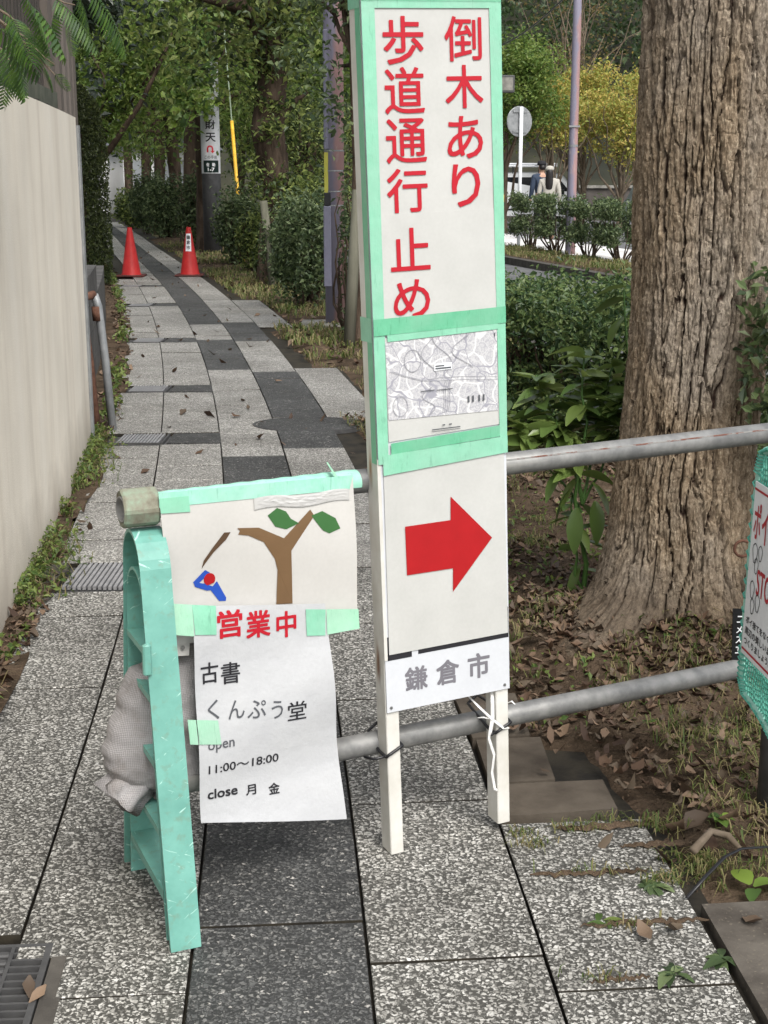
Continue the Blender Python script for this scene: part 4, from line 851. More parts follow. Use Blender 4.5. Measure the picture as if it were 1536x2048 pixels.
for cx, cz, rr in ((.062, .625, .018), (.075, .600, .014), (.062, .545, .016), (.095, .632, .014), (.10, .525, .016), (.07, .51, .014)):
    c_ = [(cx + rr * .8 * math.cos(a) * (1 + .2 * math.sin(3 * a)), cz + rr * 1.2 * math.sin(a)) for a in np.linspace(0, 2 * PI, 14)]
    for i in range(13):
        (a, b), (c, d) = c_[i], c_[i + 1]; Ln = math.hypot(c - a, d - b) + 1e-9; px_, py_ = -(d - b) / Ln * .0012, (c - a) / Ln * .0012
        poly_flat(g, [(a - px_, b - py_), (c - px_, d - py_), (c + px_, d + py_), (a + px_, b + py_)], lambda u, w: fpl(u, w, .0010))
g.build('line_drawing', M['black_ink'], plb)
ps = thing('support_post', 'short dark grey post standing under the green net', 'post', (.885, 2.99, 0))
g = G(); g.tube([(0, 0, -.05), (.0, 0, .62)], .024, 14); g.build('tube', M['conduit'] if False else M['grate_dark'], ps, True)
g = G(); g.tube([(-.002, -.026, .22), (.03, -.05, .195), (.09, -.11, .16)], [.012, .012, .012], 8); g.build('brace', M['zinc'], ps, True)
bs = G(); bs.grid(lambda a, b: (.782 + .022 * a - .004 * b, 2.985 - .004 * a, .345 + .12 * b), 2, 8); n = len(bs.v); bs.v += [(x, y + .004, z) for x, y, z in bs.v]; bs.f += [tuple(i + n for i in f[::-1]) for f in bs.f]
st_ = thing('black_strap', 'black strap with white printed marks hanging behind the green net', 'strap', (0, 0, 0)); bs.build('strap_band', M['black_plastic'], st_)
g = G()
for k, ch in enumerate('エスメニ'): put_text(g, ch, (.787, .362 + k * .024, .800, .378 + k * .024), lambda u, w, de: (u, 2.980 - de, w), .02)
g.build('lettering', M['sign_white'], st_)
g = G(); g.lathe([(0, -.02), (.016, -.012), (.020, .0), (.016, .012), (0, .02)], 14, (.855, 2.96, .79), cap=False); tag(g.build('toggle_ball', M['blue'], None, True), 'light blue plastic ball at the right edge above the net', 'ball')
g = G(); g.tube([(.795 + .018 * math.cos(a), 3.0, .60 + .018 * math.sin(a)) for a in np.linspace(.9, 5.9, 18)], .0035, 6); tag(g.build('iron_ring', M['rust'], None, True), 'rusty iron ring behind the net by the tree', 'ring')
q = [gp(1373, 1801), gp(1412, 1772), gp(1448, 1745), gp(1480, 1727), gp(1540, 1716)]
g = G(); g.tube([(p.x, p.y, .006 + z) for p, z in zip(q, (.0, .018, .03, .028, .02))], [.0045] * 5, 6, flat=.45); tag(g.build('cable_tie', M['black_plastic'], None, True), 'loose black cable tie lying over the stone edging at bottom right', 'cable tie')

# ================================================================== BIG TREE TRUNK
def build_trunk():
    na, nz = 380, 720; zmax = 6.0
    zz = np.concatenate([np.linspace(-.08, 2.1, nz - 60), np.linspace(2.13, zmax, 60)])
    A, Zm = np.meshgrid(np.linspace(0, 2 * PI, na, endpoint=False), zz)
    rad = np.interp(Zm, [-.08, 0, .06, .15, .3, .5, .8, 1.2, 1.9, 3, 6], [.36, .30, .265, .232, .208, .197, .191, .190, .197, .20, .15])
    lobes = .34 * np.clip(np.cos(A - R(226)), 0, 1) ** 14 + .16 * np.clip(np.cos(A - R(195)), 0, 1) ** 16 + .17 * np.clip(np.cos(A - R(295)), 0, 1) ** 12 + .10 * np.clip(np.cos(A - R(15)), 0, 1) ** 8 + .12 * np.clip(np.cos(A - R(130)), 0, 1) ** 10
    rad = rad + lobes * np.exp(-np.clip(Zm, 0, 9) / .075)
    rad = rad * (1 + .025 * np.cos(2 * A + 1) + .018 * np.sin(3 * A + Zm * 1.2)) + .012 * vnoise(A * 1.6, Zm * 2.2, 0, 41)
    rad = rad + .05 * np.exp(-(((A - R(350)) / .30) ** 2 + ((Zm - 1.33) / .12) ** 2))                 # knot where a limb was cut
    # bark plates: stretched cells with wandering vertical fissures
    nc = 27; u = A / (2 * PI) * nc; wv = Zm / .17
    lean = vnoise(A * 4 / PI * 2, Zm * 5, 0, 42) * .0
    us = u + .42 * vnoise(np.cos(A) * 5, np.sin(A) * 5, Zm * 4.0, 43) + .07 * vnoise(np.cos(A) * 20, np.sin(A) * 20, Zm * 26, 44) + .05 * vnoise(np.cos(A) * 45, np.sin(A) * 45, Zm * 60, 144); ws = wv + .8 * vnoise(np.cos(A) * 9, np.sin(A) * 9, Zm * 7, 45) + .25 * vnoise(np.cos(A) * 30, np.sin(A) * 30, Zm * 20, 145)
    F1 = np.full(A.shape, 9.); F2 = np.full(A.shape, 9.); ID = np.zeros(A.shape); V1 = np.zeros(A.shape + (2,)); V2 = np.zeros(A.shape + (2,))
    iu, iw = np.floor(us), np.floor(ws)
    for a in (-1, 0, 1):
        for b in (-1, 0, 1):
            cu, cw = iu + a, iw + b; h1 = hashn(np.mod(cu, nc), cw, cu * 0, 46); h2 = hashn(np.mod(cu, nc), cw, cu * 0 + 1, 47)
            du = us - (cu + .5 + (h1 - .5) * .55); dw = (ws - (cw + .5 + (h2 - .5) * 1.0)) * .50
            d = np.sqrt(du * du + dw * dw); cl = d < F1
            dv = np.stack([du, dw], -1); s2 = (~cl) & (d < F2); V2 = np.where(cl[..., None], V1, np.where(s2[..., None], dv, V2)); V1 = np.where(cl[..., None], dv, V1)
            F2 = np.where(cl, F1, np.minimum(F2, d)); ID = np.where(cl, h1, ID); F1 = np.where(cl, d, F1)
    e = np.clip((F2 - F1) / .17, 0, 1); e = e * e * (3 - 2 * e); dd = V1 - V2; nh = np.abs(dd[..., 0]) / (np.hypot(dd[..., 0], dd[..., 1]) + 1e-6); e = 1 - (1 - e) * np.clip(.36 + .85 * nh, 0, 1); cr_ = np.clip(np.abs(vnoise(np.cos(A) * 11 + .3 * us, np.sin(A) * 11, Zm * 26, 51)) / .10, 0, 1)
    fine = vnoise(np.cos(A) * 42, np.sin(A) * 42, Zm * 30, 48); fine2 = vnoise(np.cos(A) * 90, np.sin(A) * 90, Zm * 95, 49)
    ragged = vnoise(np.cos(A) * 26, np.sin(A) * 26, Zm * 34, 50)
    calm = np.clip((Zm + .02) / .12, 0.25, 1)
    hgt = (.0185 * e + .0030 * (cr_ - 1) * e + .0034 * fine * e + .0030 * fine2 + .004 * (ID - .5) * e + .0022 * ragged) * calm
    rr = rad + hgt - .008
    cx = np.interp(Zm, [-.1, 0, .5, 1.0, 1.9, 6], [.915, .92, .940, .962, .968, 1.05]); cy = np.interp(Zm, [0, 1, 2, 6], [4.30, 4.31, 4.32, 4.40])
    Vt = np.stack([cx + rr * np.cos(A), cy + rr * np.sin(A), Zm], -1).reshape(-1, 3)
    ix = np.arange(na * nz).reshape(nz, na); Qt = np.stack([ix[:-1], np.roll(ix[:-1], -1, 1), np.roll(ix[1:], -1, 1), ix[1:]], -1).reshape(-1, 4)
    t = NT('furrowed_bark'); at_ = t.node('ShaderNodeAttribute', attribute_name='plate'); ai = t.node('ShaderNodeAttribute', attribute_name='cell'); v = t.coord((1, 1, .55))
    n1 = t.noise(v, 46, 8, .75); n2 = t.noise(v, 150, 5, .7); n3 = t.noise(v, 3.5, 4, .6)
    c = t.ramp(n1, [(.30, (.092, .066, .042)), (.45, (.185, .138, .092)), (.58, (.28, .218, .150)), (.72, (.43, .365, .28))]); c = t.mix(t.ramp(n3, [(.40, 0.), (.62, .7)]), c, t.ramp(n1, [(.3, (.14, .12, .10)), (.7, (.35, .31, .26))]))
    c = t.mix(t.ramp(n2, [(.56, 0.), (.70, .75)]), c, (.48, .41, .30)); c = t.mix(t.ramp(n2, [(.34, .6), (.46, 0.)]), c, (.06, .042, .028)); c = t.mix(.45, c, t.ramp(ai.outputs['Fac'], [(0., .62), (1., 1.1)]), 'MULTIPLY')
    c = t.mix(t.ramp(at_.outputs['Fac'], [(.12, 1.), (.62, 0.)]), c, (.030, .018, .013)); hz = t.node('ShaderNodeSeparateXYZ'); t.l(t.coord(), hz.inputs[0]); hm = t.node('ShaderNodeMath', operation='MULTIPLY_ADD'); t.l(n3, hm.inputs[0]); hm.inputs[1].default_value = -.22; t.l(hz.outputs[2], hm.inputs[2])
    c = t.mix(t.ramp(hm.outputs[0], [(.0, .8), (.14, 0.)]), c, t.ramp(n1, [(.35, (.045, .034, .024)), (.65, (.12, .09, .062))])); t.col(c); t.set(.9, .15); t.bump(n2, .9, .006)
    me = np_mesh('trunk', Vt, Qt, t.m, False)
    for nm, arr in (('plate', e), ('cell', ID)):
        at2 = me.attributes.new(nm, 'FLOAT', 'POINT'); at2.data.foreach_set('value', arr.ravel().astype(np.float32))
    return me, t.m
bt = thing('large_tree', 'large tree trunk with deeply furrowed brown bark behind the pipe barrier', 'tree', (0, 0, 0))
me, M['bark'] = build_trunk(); link('trunk', me, bt)

# ================================================================== FOLIAGE HELPERS
def leaf_arrays(P, size, rg, up=.5, aspect=.48, droop=.25, outward=None, fold=.10):
    n = len(P); N = rg.normal(size=(n, 3)); N[:, 2] = np.abs(N[:, 2]) * .6 + up
    if outward is not None: N += outward * .8
    N /= np.linalg.norm(N, axis=1, keepdims=True)
    D = rg.normal(size=(n, 3)); D[:, 2] -= droop; D -= N * np.sum(D * N, 1, keepdims=True); D /= np.linalg.norm(D, axis=1, keepdims=True) + 1e-9
    S_ = np.cross(N, D); L = (size * rg.uniform(.65, 1.3, n))[:, None]; Wd = L * aspect
    V = np.stack([P - D * L * .5, P + S_ * Wd * .5 + N * L * fold - D * L * .05, P + D * L * .5 - N * L * .08, P - S_ * Wd * .5 + N * L * fold - D * L * .05], 1)
    return V.reshape(-1, 3), np.arange(4 * n).reshape(n, 4)
def leaf_mesh(name, P, size, rg, mat, **kw):
    V, Qd = leaf_arrays(P, size, rg, **kw); return np_mesh(name, V, Qd, mat)
def clumps(rg, centre_, radii, nclump, nleaf, cr, hollow=.45, flat_=.7, low=-1.0):
    """leaf positions gathered in clumps through a lumpy crown"""
    d = rg.normal(size=(nclump, 3)); d /= np.linalg.norm(d, axis=1, keepdims=True); d[:, 2] = np.maximum(d[:, 2], low)
    r = hollow + (1 - hollow) * rg.random(nclump) ** .6; r *= .85 + .3 * rg.random(nclump)
    C = np.array(centre_) + d * r[:, None] * np.array(radii); wts = rg.uniform(.5, 1.6, nclump); wts /= wts.sum()
    k = rg.choice(nclump, nleaf, p=wts); sc = cr * rg.uniform(.6, 1.3, nclump)
    P = C[k] + rg.normal(size=(nleaf, 3)) * sc[k][:, None] * np.array([1, 1, flat_]); return P, C
def limb(g, a, b, r0, r1, rg, n=7, sag=.12, seg=6):
    a, b = np.array(a, float), np.array(b, float); L = np.linalg.norm(b - a); ts = np.linspace(0, 1, n); w = rg.normal(size=3) * L * sag; w[2] = abs(w[2])
    pts = [a + (b - a) * t_ + w * math.sin(PI * t_) * .5 + rg.normal(size=3) * L * .018 * (0 < t_ < 1) for t_ in ts]
    g.tube([tuple(p) for p in pts], [r0 + (r1 - r0) * t_ ** .8 for t_ in ts], seg, cap=False); return pts
def rough_trunk(g, pts, radii, rg, n=14, amp=.12):
    """gnarled trunk with ridges"""
    P = [Vector(p) for p in pts]; dense_, rd = [], []
    for i in range(len(P) - 1):
        for k in range(8): f = k / 8; dense_.append(P[i].lerp(P[i + 1], f)); rd.append(radii[i] * (1 - f) + radii[i + 1] * f)
    dense_.append(P[-1]); rd.append(radii[-1]); V = []
    for i, (p, r) in enumerate(zip(dense_, rd)):
        for k in range(n):
            a = 2 * PI * k / n; q = r * (1 + amp * float(vnoise(np.array(math.cos(a) * 2.2), np.array(math.sin(a) * 2.2), p.z * 2.3, 60)) + amp * .6 * math.sin(5 * a + p.z))
            V.append((p.x + q * math.cos(a), p.y + q * math.sin(a), p.z))
    F = [(i * n + k, i * n + (k + 1) % n, (i + 1) * n + (k + 1) % n, (i + 1) * n + k) for i in range(len(dense_) - 1) for k in range(n)]; g.add(V, F)
def tree(name, label, loc, trunk_pts, radii, crown, seed, leaf, bark='bark_dark', group=None, nlimb=10, cat='tree', leafsize=.11, nleaf=16000, nclump=60, cr=.45, extra=None, **kw):
    rg = np.random.default_rng(seed); t_ = thing(name, label, cat, loc, group=group); g = G()
    rough_trunk(g, trunk_pts, radii, rg); (cc, rad_) = crown; P, C = clumps(rg, cc, rad_, nclump, nleaf, cr, **kw); top = trunk_pts[-1]
    for c in C[rg.permutation(len(C))[:nlimb]]:
        k = rg.integers(max(1, len(trunk_pts) - 3), len(trunk_pts)); limb(g, trunk_pts[k], c, radii[k] * .55, .012, rg)
    if extra: extra(g, rg)
    g.build('trunk', M[bark], t_, True)
    o = link('crown', leaf_mesh('crown', P, np.full(len(P), leafsize), rg, M[leaf]), t_); o['kind'] = 'stuff'
    return t_
def shrub(name, label, loc, dims, seed, leaf, nleaf, leafsize, box=.0, stems=7, group=None, low=.18, bark='bark_dark', parts=None, cat='shrub', rot=0):
    """clipped or loose shrub: stems from the ground, leaves in a rounded block"""
    rg = np.random.default_rng(seed); t_ = thing(name, label, cat, loc, (0, 0, rot), group); sx, sy, h = dims
    q = rg.normal(size=(nleaf, 3)); q /= np.linalg.norm(q, axis=1, keepdims=True); e = 1 - box * .72; q = np.sign(q) * np.abs(q) ** e; q /= np.max(np.abs(q), axis=1, keepdims=True) ** box
    r = (rg.random(nleaf) ** .30) * (1 + .10 * rg.normal(size=nleaf)); P = q * r[:, None]; c0 = low * h
    lum = 1 + (.10 + .32 * (1 - box)) * vnoise(P[:, 0] * 2.6, P[:, 1] * 2.6, P[:, 2] * 2.6, seed)
    P = P * lum[:, None] * np.array([sx, sy, (h - c0) / 2]) + np.array([0, 0, c0 + (h - c0) / 2]); gapn = vnoise(P[:, 0] * 7 / max(sx, .4), P[:, 1] * 7 / max(sx, .4), P[:, 2] * 7, seed + 1); P = P[(gapn > -.35) & (P[:, 2] > .01)]
    g = G()
    for k in range(stems):
        a = rg.uniform(0, 2 * PI); b = np.array([math.cos(a) * sx * .32 * rg.random(), math.sin(a) * sy * .32 * rg.random(), -.03]); e_ = np.array([math.cos(a) * sx * .75, math.sin(a) * sy * .75, h * rg.uniform(.55, .95)]); limb(g, b, e_, .014 + .008 * rg.random(), .005, rg, sag=.15, seg=5)
    g.build('stems', M[bark], t_, True); o = link('foliage', leaf_mesh('foliage', P, np.full(len(P), leafsize), rg, M[leaf], aspect=.5), t_); o['kind'] = 'stuff'; return t_
def blade(g, base, d, nrm, L, Wd, curl=.35, n=5):
    """one leaf blade with a midrib fold and a drooping tip"""
    base, d, nrm = Vector(base), Vector(d).normalized(), Vector(nrm); nrm = (nrm - d * nrm.dot(d)).normalized(); s_ = d.cross(nrm); V = []; F = []
    for i in range(n + 1):
        f = i / n; w = Wd * .5 * math.sin(PI * min(f * .93 + .035, 1)) ** .8 * (1.15 - .4 * f); c = base + d * (L * f) - nrm * (curl * L * f * f); V += [c - s_ * w + nrm * w * .35, c, c + s_ * w + nrm * w * .35]
    for i in range(n): F += [(3 * i, 3 * i + 1, 3 * i + 4, 3 * i + 3), (3 * i + 1, 3 * i + 2, 3 * i + 5, 3 * i + 4)]
    g.add(V, F)

# ================================================================== NEAR VEGETATION
# hedge of clipped box shrubs behind the tree
for i, (px, Yc, sx, sy, h, sd, lab) in enumerate(((1018, 8.3, .42, .48, .84, 101, 'clipped box shrub half hidden behind the signboard edge'), (1120, 7.9, .44, .50, .83, 102, 'clipped box shrub, middle one of the row behind the sapling'), (1235, 7.5, .42, .48, .78, 103, 'clipped box shrub against the left side of the big trunk'), (1420, 7.2, .5, .5, .85, 104, 'clipped box shrub right behind the big trunk'))):
    p = at(px, 700, Yc); shrub('box_shrub', lab, (p.x, p.y, 0), (sx, sy, h), sd, 'leaf_hedge', 15000, .038, .78, 10, 'box hedge beside the road', .10)
# small shrub at right edge, in front of the trunk's right side
p = at(1545, 690, 4.05); shrub('small_shrub', 'small leafy shrub poking in at the right edge beside the trunk', (p.x + .06, p.y, 0), (.16, .16, 1.16), 111, 'leaf_shrub', 1100, .045, .2, 5, None, .55)
# sapling with long glossy leaves
sp_ = gp(1163, 1208); sap = thing('sapling', 'young sapling with long glossy drooping leaves left of the big trunk', 'sapling', sp_)
rg = np.random.default_rng(121); g = G(); tops = []
for (tx, ty, tz, r) in ((-.01, .06, .84, .010), (-.16, .12, .76, .006), (.10, .14, .80, .006), (-.27, .06, .64, .005), (.16, .05, .72, .005), (-.10, .02, .62, .005), (-.04, .02, .38, .006)):
    base = (0, 0, -.02) if tz > .8 or tz < .4 else (-.005, .03, .30 + rg.random() * .1); P_ = limb(g, base, (tx, ty, tz), r, .003, rg, 8, .05); tops.append(P_)
g.build('stem', M['stem_green'], sap, True)
lm = []
for v_ in range(6):
    gg = G(); blade(gg, (0, 0, 0), (1, 0, .1 - .02 * v_), (0, 0, 1), 1, .34 + .03 * v_, .12 + .05 * v_, 6); lm.append(gg.mesh('leaf', M['leaf_glossy'], True))
k = 0
for P_ in tops:
    for i in range(42):
        f = rg.uniform(.5, 1.0) * (len(P_) - 1); a = int(min(f, len(P_) - 2)); q = P_[a] + (P_[a + 1] - P_[a]) * (f - a)
        if P_[-1][2] < .4 and i > 7: break
        o = link('leaf', lm[k % 6], sap); k += 1; o.location = q; s_ = rg.uniform(.085, .15); o.scale = (s_, s_ * rg.uniform(.85, 1.15), s_)
        o.rotation_euler = (rg.normal() * .35, rg.uniform(-.45, .30), rg.uniform(0, 2 * PI))
for (q, az, el, s_) in (((-.02, .0, .44), 200, .9, .13), ((.02, 0, .42), 330, .9, .13), ((-.05, 0, .40), 170, 1.1, .14), ((.03, -.02, .36), 280, 1.2, .14), ((-.08, 0, .46), 220, .8, .12), ((.08, 0, .47), 20, .8, .12), ((-.03, -.03, .34), 250, 1.3, .15), ((-.005, .0, .14), 200, 1.25, .17), ((.0, 0, .22), 10, .35, .14), ((.0, .0, .12), 0, .2, .12), ((-.03, -.0, .06), 190, 1.3, .13)):
    o = link('leaf', lm[2], sap); o.location = q; o.scale = (s_, s_, s_); o.rotation_euler = (0, el, R(az))
# twig with broad leaves near the hedge top beside the trunk
tw = thing('sapling', 'short leafy twig beside the upper left side of the big trunk', 'sapling', (at(1262, 640, 4.9).x, 4.9, 0)); g = G(); limb(g, (.03, .05, 0), (-.03, 0, 1.02), .008, .003, rg, 8, .06); g.build('stem', M['stem_green'], tw, True)
for (dx, dz, az, el, s_) in ((-.02, 1.03, 185, .1, .13), (-.01, .99, 150, .25, .14), (-.02, 1.0, 20, .1, .11), (-.02, .93, 215, .7, .13), (0, .95, 330, .3, .12), (0, 1.04, 80, -.1, .10), (0, .86, 190, .9, .11)):
    o = link('leaf', lm[3], tw); o.location = (dx, 0, dz); o.scale = (s_, s_ * 1.25, s_); o.rotation_euler = (.3, el, R(az))

# grass, dead leaves, weeds ------------------------------------------------
def scatter_soil(n, rg, Y0, Y1, o0, o1, pw=1.5):
    Yv = Y0 + (Y1 - Y0) * rg.random(n) ** pw; O = o0 + (o1 - o0) * rg.random(n); X = centre(Yv) + O; return X, Yv
def soil_ok(X, Yv): return (X - centre(Yv)) > soil_left(Yv) + .03
def grass_mesh(name, X, Yv, Zv, hgt, rg, wid=.004, mat='grass'):
    n = len(X); az = rg.uniform(0, 2 * PI, n); ln = rg.uniform(.3, 1.35, n); H = hgt * rg.uniform(.5, 1.4, n); dx, dy = np.cos(az), np.sin(az); sx, sy = -dy * wid, dx * wid
    B = np.stack([X, Yv, Zv - .004], -1); mid = B + np.stack([dx * H * ln * .35, dy * H * ln * .35, H * .62], -1); tip = B + np.stack([dx * H * ln, dy * H * ln, H * np.maximum(1 - .62 * ln, .15)], -1); s_ = np.stack([sx, sy, sx * 0], -1)
    V = np.stack([B - s_, B + s_, mid + s_ * .8, mid - s_ * .8, tip], 1).reshape(-1, 3); k = np.arange(n) * 5
    Qd = np.concatenate([np.stack([k, k + 1, k + 2], -1), np.stack([k, k + 2, k + 3], -1), np.stack([k + 3, k + 2, k + 4], -1)]); return np_mesh(name, V, Qd, M[mat])
rg = np.random.default_rng(131)
def weed_patch(name, X, Yv, Zv, size, hgt, rg, mat):
    n = len(X); P = np.stack([X, Yv, Zv + hgt * rg.random(n) ** 1.4], -1); return leaf_mesh(name, P, np.full(n, size), rg, M[mat], up=.9, aspect=.5)
X, Yv = scatter_soil(60000, rg, 2.6, 13, .40, 2.4, 1.3); tuft = vnoise(X * 2.3, Yv * 2.3, 0, 71) + .5 * vnoise(X * 8, Yv * 8, 0, 72); ok = soil_ok(X, Yv) & (tuft + .5 * vnoise(X * 26, Yv * 26, 0, 75) > .42) & (np.hypot(X - TREE[0], Yv - TREE[1]) > .24)
X, Yv = X[ok], Yv[ok]; tag(link('grass', grass_mesh('grass', X, Yv, soil_z(X, Yv), .045, rg, .0016)), kind='stuff')
X, Yv = scatter_soil(16000, rg, 11, 32, .45, 2.4, 1.2); ok = soil_ok(X, Yv) & (vnoise(X * 1.3, Yv * 1.3, 0, 73) > -.25); X, Yv = X[ok], Yv[ok]; tag(link('grass', grass_mesh('grass', X, Yv, soil_z(X, Yv), .085, rg, .006)), kind='stuff')
Yv = 17 + 24 * rg.random(7000); X = centre(Yv) + 6.5 + 1.2 * rg.random(7000); tag(link('grass', grass_mesh('grass', X, Yv, verge_z(X, Yv), .10, rg, .008)), kind='stuff')
def litter_mesh(name, X, Yv, Zv, size, rg, mat='litter'):
    """curled dead leaves: 6 quads each"""
    n = len(X); L = size * rg.uniform(.55, 1.35, n); az = rg.uniform(0, 2 * PI, n); tx, ty = rg.normal(size=n) * .35, rg.normal(size=n) * .35; cu = rg.uniform(-.2, 1.1, n); cw = rg.uniform(-.5, 1.1, n); asp = rg.uniform(.38, .7, n)
    V = []
    for i, f in enumerate((0, .3, .65, 1.)):
        wv = (.12, .95, .85, .08)[i]
        for s_ in (-1, 0, 1):
            lx = (f - .5) * L; ly = s_ * .5 * wv * asp * L * (1 + .18 * np.sin(az * 7 + i * 2 + s_)); lz = L * (cu * ((f - .5) * 2) ** 2 * .45 + cw * abs(s_) * wv * .30 + .06 * np.sin(az * 5 + i * 3)) + lx * tx + ly * ty
            V.append(np.stack([X + lx * np.cos(az) - ly * np.sin(az), Yv + lx * np.sin(az) + ly * np.cos(az), Zv + .006 + np.abs(L) * .10 + lz], -1))
    V = np.stack(V, 1).reshape(-1, 3); k = (np.arange(n) * 12)[:, None]; tmpl = np.array([(3 * i + j, 3 * i + j + 1, 3 * i + j + 4, 3 * i + j + 3) for i in range(3) for j in range(2)]); Qd = (k[:, :, None] + tmpl[None]).reshape(-1, 4); return np_mesh(name, V, Qd, M[mat], True)
X, Yv = scatter_soil(9500, rg, 2.62, 9, .40, 2.3, 1.35); ok = soil_ok(X, Yv) & (vnoise(X * 1.6, Yv * 1.6, 0, 74) > -.45); X, Yv = X[ok], Yv[ok]; tag(link('leaf_litter', litter_mesh('leaf_litter', X, Yv, soil_z(X, Yv) - .006, .033, rg)), kind='stuff')
X, Yv = scatter_soil(1200, rg, 9, 26, .42, 2.3, 1.2); ok = soil_ok(X, Yv); X, Yv = X[ok], Yv[ok]; tag(link('leaf_litter', litter_mesh('leaf_litter', X, Yv, soil_z(X, Yv) - .004, .06, rg)), kind='stuff')
a = rg.uniform(0, 2 * PI, 1500); r_ = .22 + .30 * rg.random(1500) ** .8; X, Yv = TREE[0] + r_ * np.cos(a), TREE[1] + r_ * np.sin(a); tag(link('leaf_litter', litter_mesh('leaf_litter', X, Yv, soil_z(X, Yv) - .004, .034, rg)), kind='stuff')
X, Yv = scatter_soil(3500, rg, 2.7, 6.5, .42, 1.9, 1.2); ok = soil_ok(X, Yv) & (vnoise(X * 2.1, Yv * 2.1, 0, 76) > .05); X, Yv = X[ok], Yv[ok]; tag(link('ground_weeds', weed_patch('ground_weeds', X, Yv, soil_z(X, Yv), .024, .035, rg, 'weed')), kind='stuff')
# crumbs of soil and chips
X, Yv = scatter_soil(5000, rg, 2.6, 6, .42, 1.6, 1.2); ok = soil_ok(X, Yv); X, Yv = X[ok], Yv[ok]; Vc, Qc = leaf_arrays(np.stack([X, Yv, soil_z(X, Yv) + .003], -1), np.full(len(X), .011), rg, up=.2, aspect=.7); tag(link('soil_crumbs', np_mesh('soil_crumbs', Vc, Qc, M['soil'])), kind='stuff')
# fallen leaves lying about, each a thing
lmesh = [litter_mesh('fallen_leaf', np.array([0.]), np.array([0.]), np.array([0.]), 1.0, np.random.default_rng(200 + i)) for i in range(6)]
def fallen(X, Yv, Zv, s_, lab, grp):
    o = link('fallen_leaf', random.choice(lmesh)); o.location = (X, Yv, Zv); o.scale = (s_, s_, s_); o.rotation_euler = (random.uniform(-.2, .2), random.uniform(-.2, .2), random.uniform(0, 6.28)); return tag(o, lab, 'leaf', grp)
for (px, py, s_) in ((1380, 1590, .075), (1275, 1592, .06), (1350, 1660, .07), (1390, 1650, .07), (1460, 1640, .075), (1405, 1560, .06), (1440, 1500, .06), (1270, 1490, .065), (1350, 1450, .06), (1300, 1420, .05), (1420, 1690, .07), (1490, 1700, .07), (1330, 1720, .06), (1240, 1540, .05), (1120, 1530, .045), (1090, 1560, .04), (1170, 1500, .05), (1230, 1370, .055), (1280, 1355, .05), (1330, 1350, .05), (1100, 1380, .045), (1150, 1350, .05), (1050, 1350, .045), (1110, 1150, .06), (1060, 1190, .06), (1480, 1560, .06)):
    p = gp(px, py); fallen(p.x, p.y, float(soil_z(np.array(p.x), np.array(p.y))) + .004, s_ * .82, 'curled brown dead leaf lying on the bare soil below the big tree', 'dead leaves on the soil')
for (px, py, s_) in ((1290, 1880, .05), (1350, 1868, .045), (1210, 1690, .05), (1500, 1850, .075)):
    p = gp(px, py); fallen(p.x, p.y, .004, s_, 'dead brown leaf on the pale slabs at the lower right', 'dead leaves on the slabs')
for (px, py, s_) in ((60, 1985, .05), (75, 1998, .045)):
    p = gp(px, py); fallen(p.x, p.y, .004, s_, 'pale brown leaf lying on the near drain grating', 'dead leaves on the grating')
fl = 0
while fl < 130:
    yy = 5.2 + 22 * random.random() ** 1.3; oo = random.uniform(-.95, .9); xx = float(centre(yy)) + oo
    fallen(xx, yy, .0, random.uniform(.03, .07), 'small dry leaf scattered on the pavement beyond the barrier', 'dry leaves scattered on the pavement'); fl += 1
# weeds along the wall base
rg = np.random.default_rng(141)
Yv = 2.6 + 5.2 * rg.random(5200); dn = vnoise(Yv * 1.9, Yv * 0, 0, 81); X = centre(Yv) - 1.07 + np.abs(rg.normal(size=5200)) * (.030 + .035 * (1 + dn)); ok = (X < centre(Yv) - .82) & (vnoise(X * 9, Yv * 5, 0, 83) + dn > -.15); X, Yv = X[ok], Yv[ok]
tag(link('wall_weeds', weed_patch('wall_weeds', X, Yv, 0 * X, .026, .075, rg, 'weed')), kind='stuff')
X2, Y2 = X[::2], Yv[::2]; tag(link('grass', grass_mesh('grass', X2, Y2, 0 * X2, .07, rg, .002)), kind='stuff')
Yv = 2.7 + 20 * rg.random(700); X = centre(Yv) - 1.0 + rg.normal(size=700) * .05; tag(link('leaf_litter', litter_mesh('leaf_litter', X, Yv, 0 * X, .045, rg)), kind='stuff')
Yv = 8 + 14 * rg.random(1500); X = centre(Yv) - .98 + rg.normal(size=1500) * .03; ok = vnoise(Yv * 2.2, Yv * 0, 0, 82) > .1; tag(link('wall_weeds', weed_patch('wall_weeds', X[ok], Yv[ok], 0 * X[ok], .045, .09, rg, 'weed')), kind='stuff')
Yv = 2.6 + 1.9 * rg.random(900); X = centre(Yv) - 1.09 + .16 * rg.random(900); ok = vnoise(X * 11, Yv * 6, 0, 84) > .0; tag(link('wall_weeds', weed_patch('wall_weeds', X[ok], Yv[ok], 0 * X[ok] + .005, .024, .05, rg, 'weed')), kind='stuff')
Yv = 2.6 + 2.2 * rg.random(500); X = centre(Yv) - 1.09 + .17 * rg.random(500); tag(link('leaf_litter', litter_mesh('leaf_litter', X, Yv, 0 * X + .002, .03, rg)), kind='stuff')
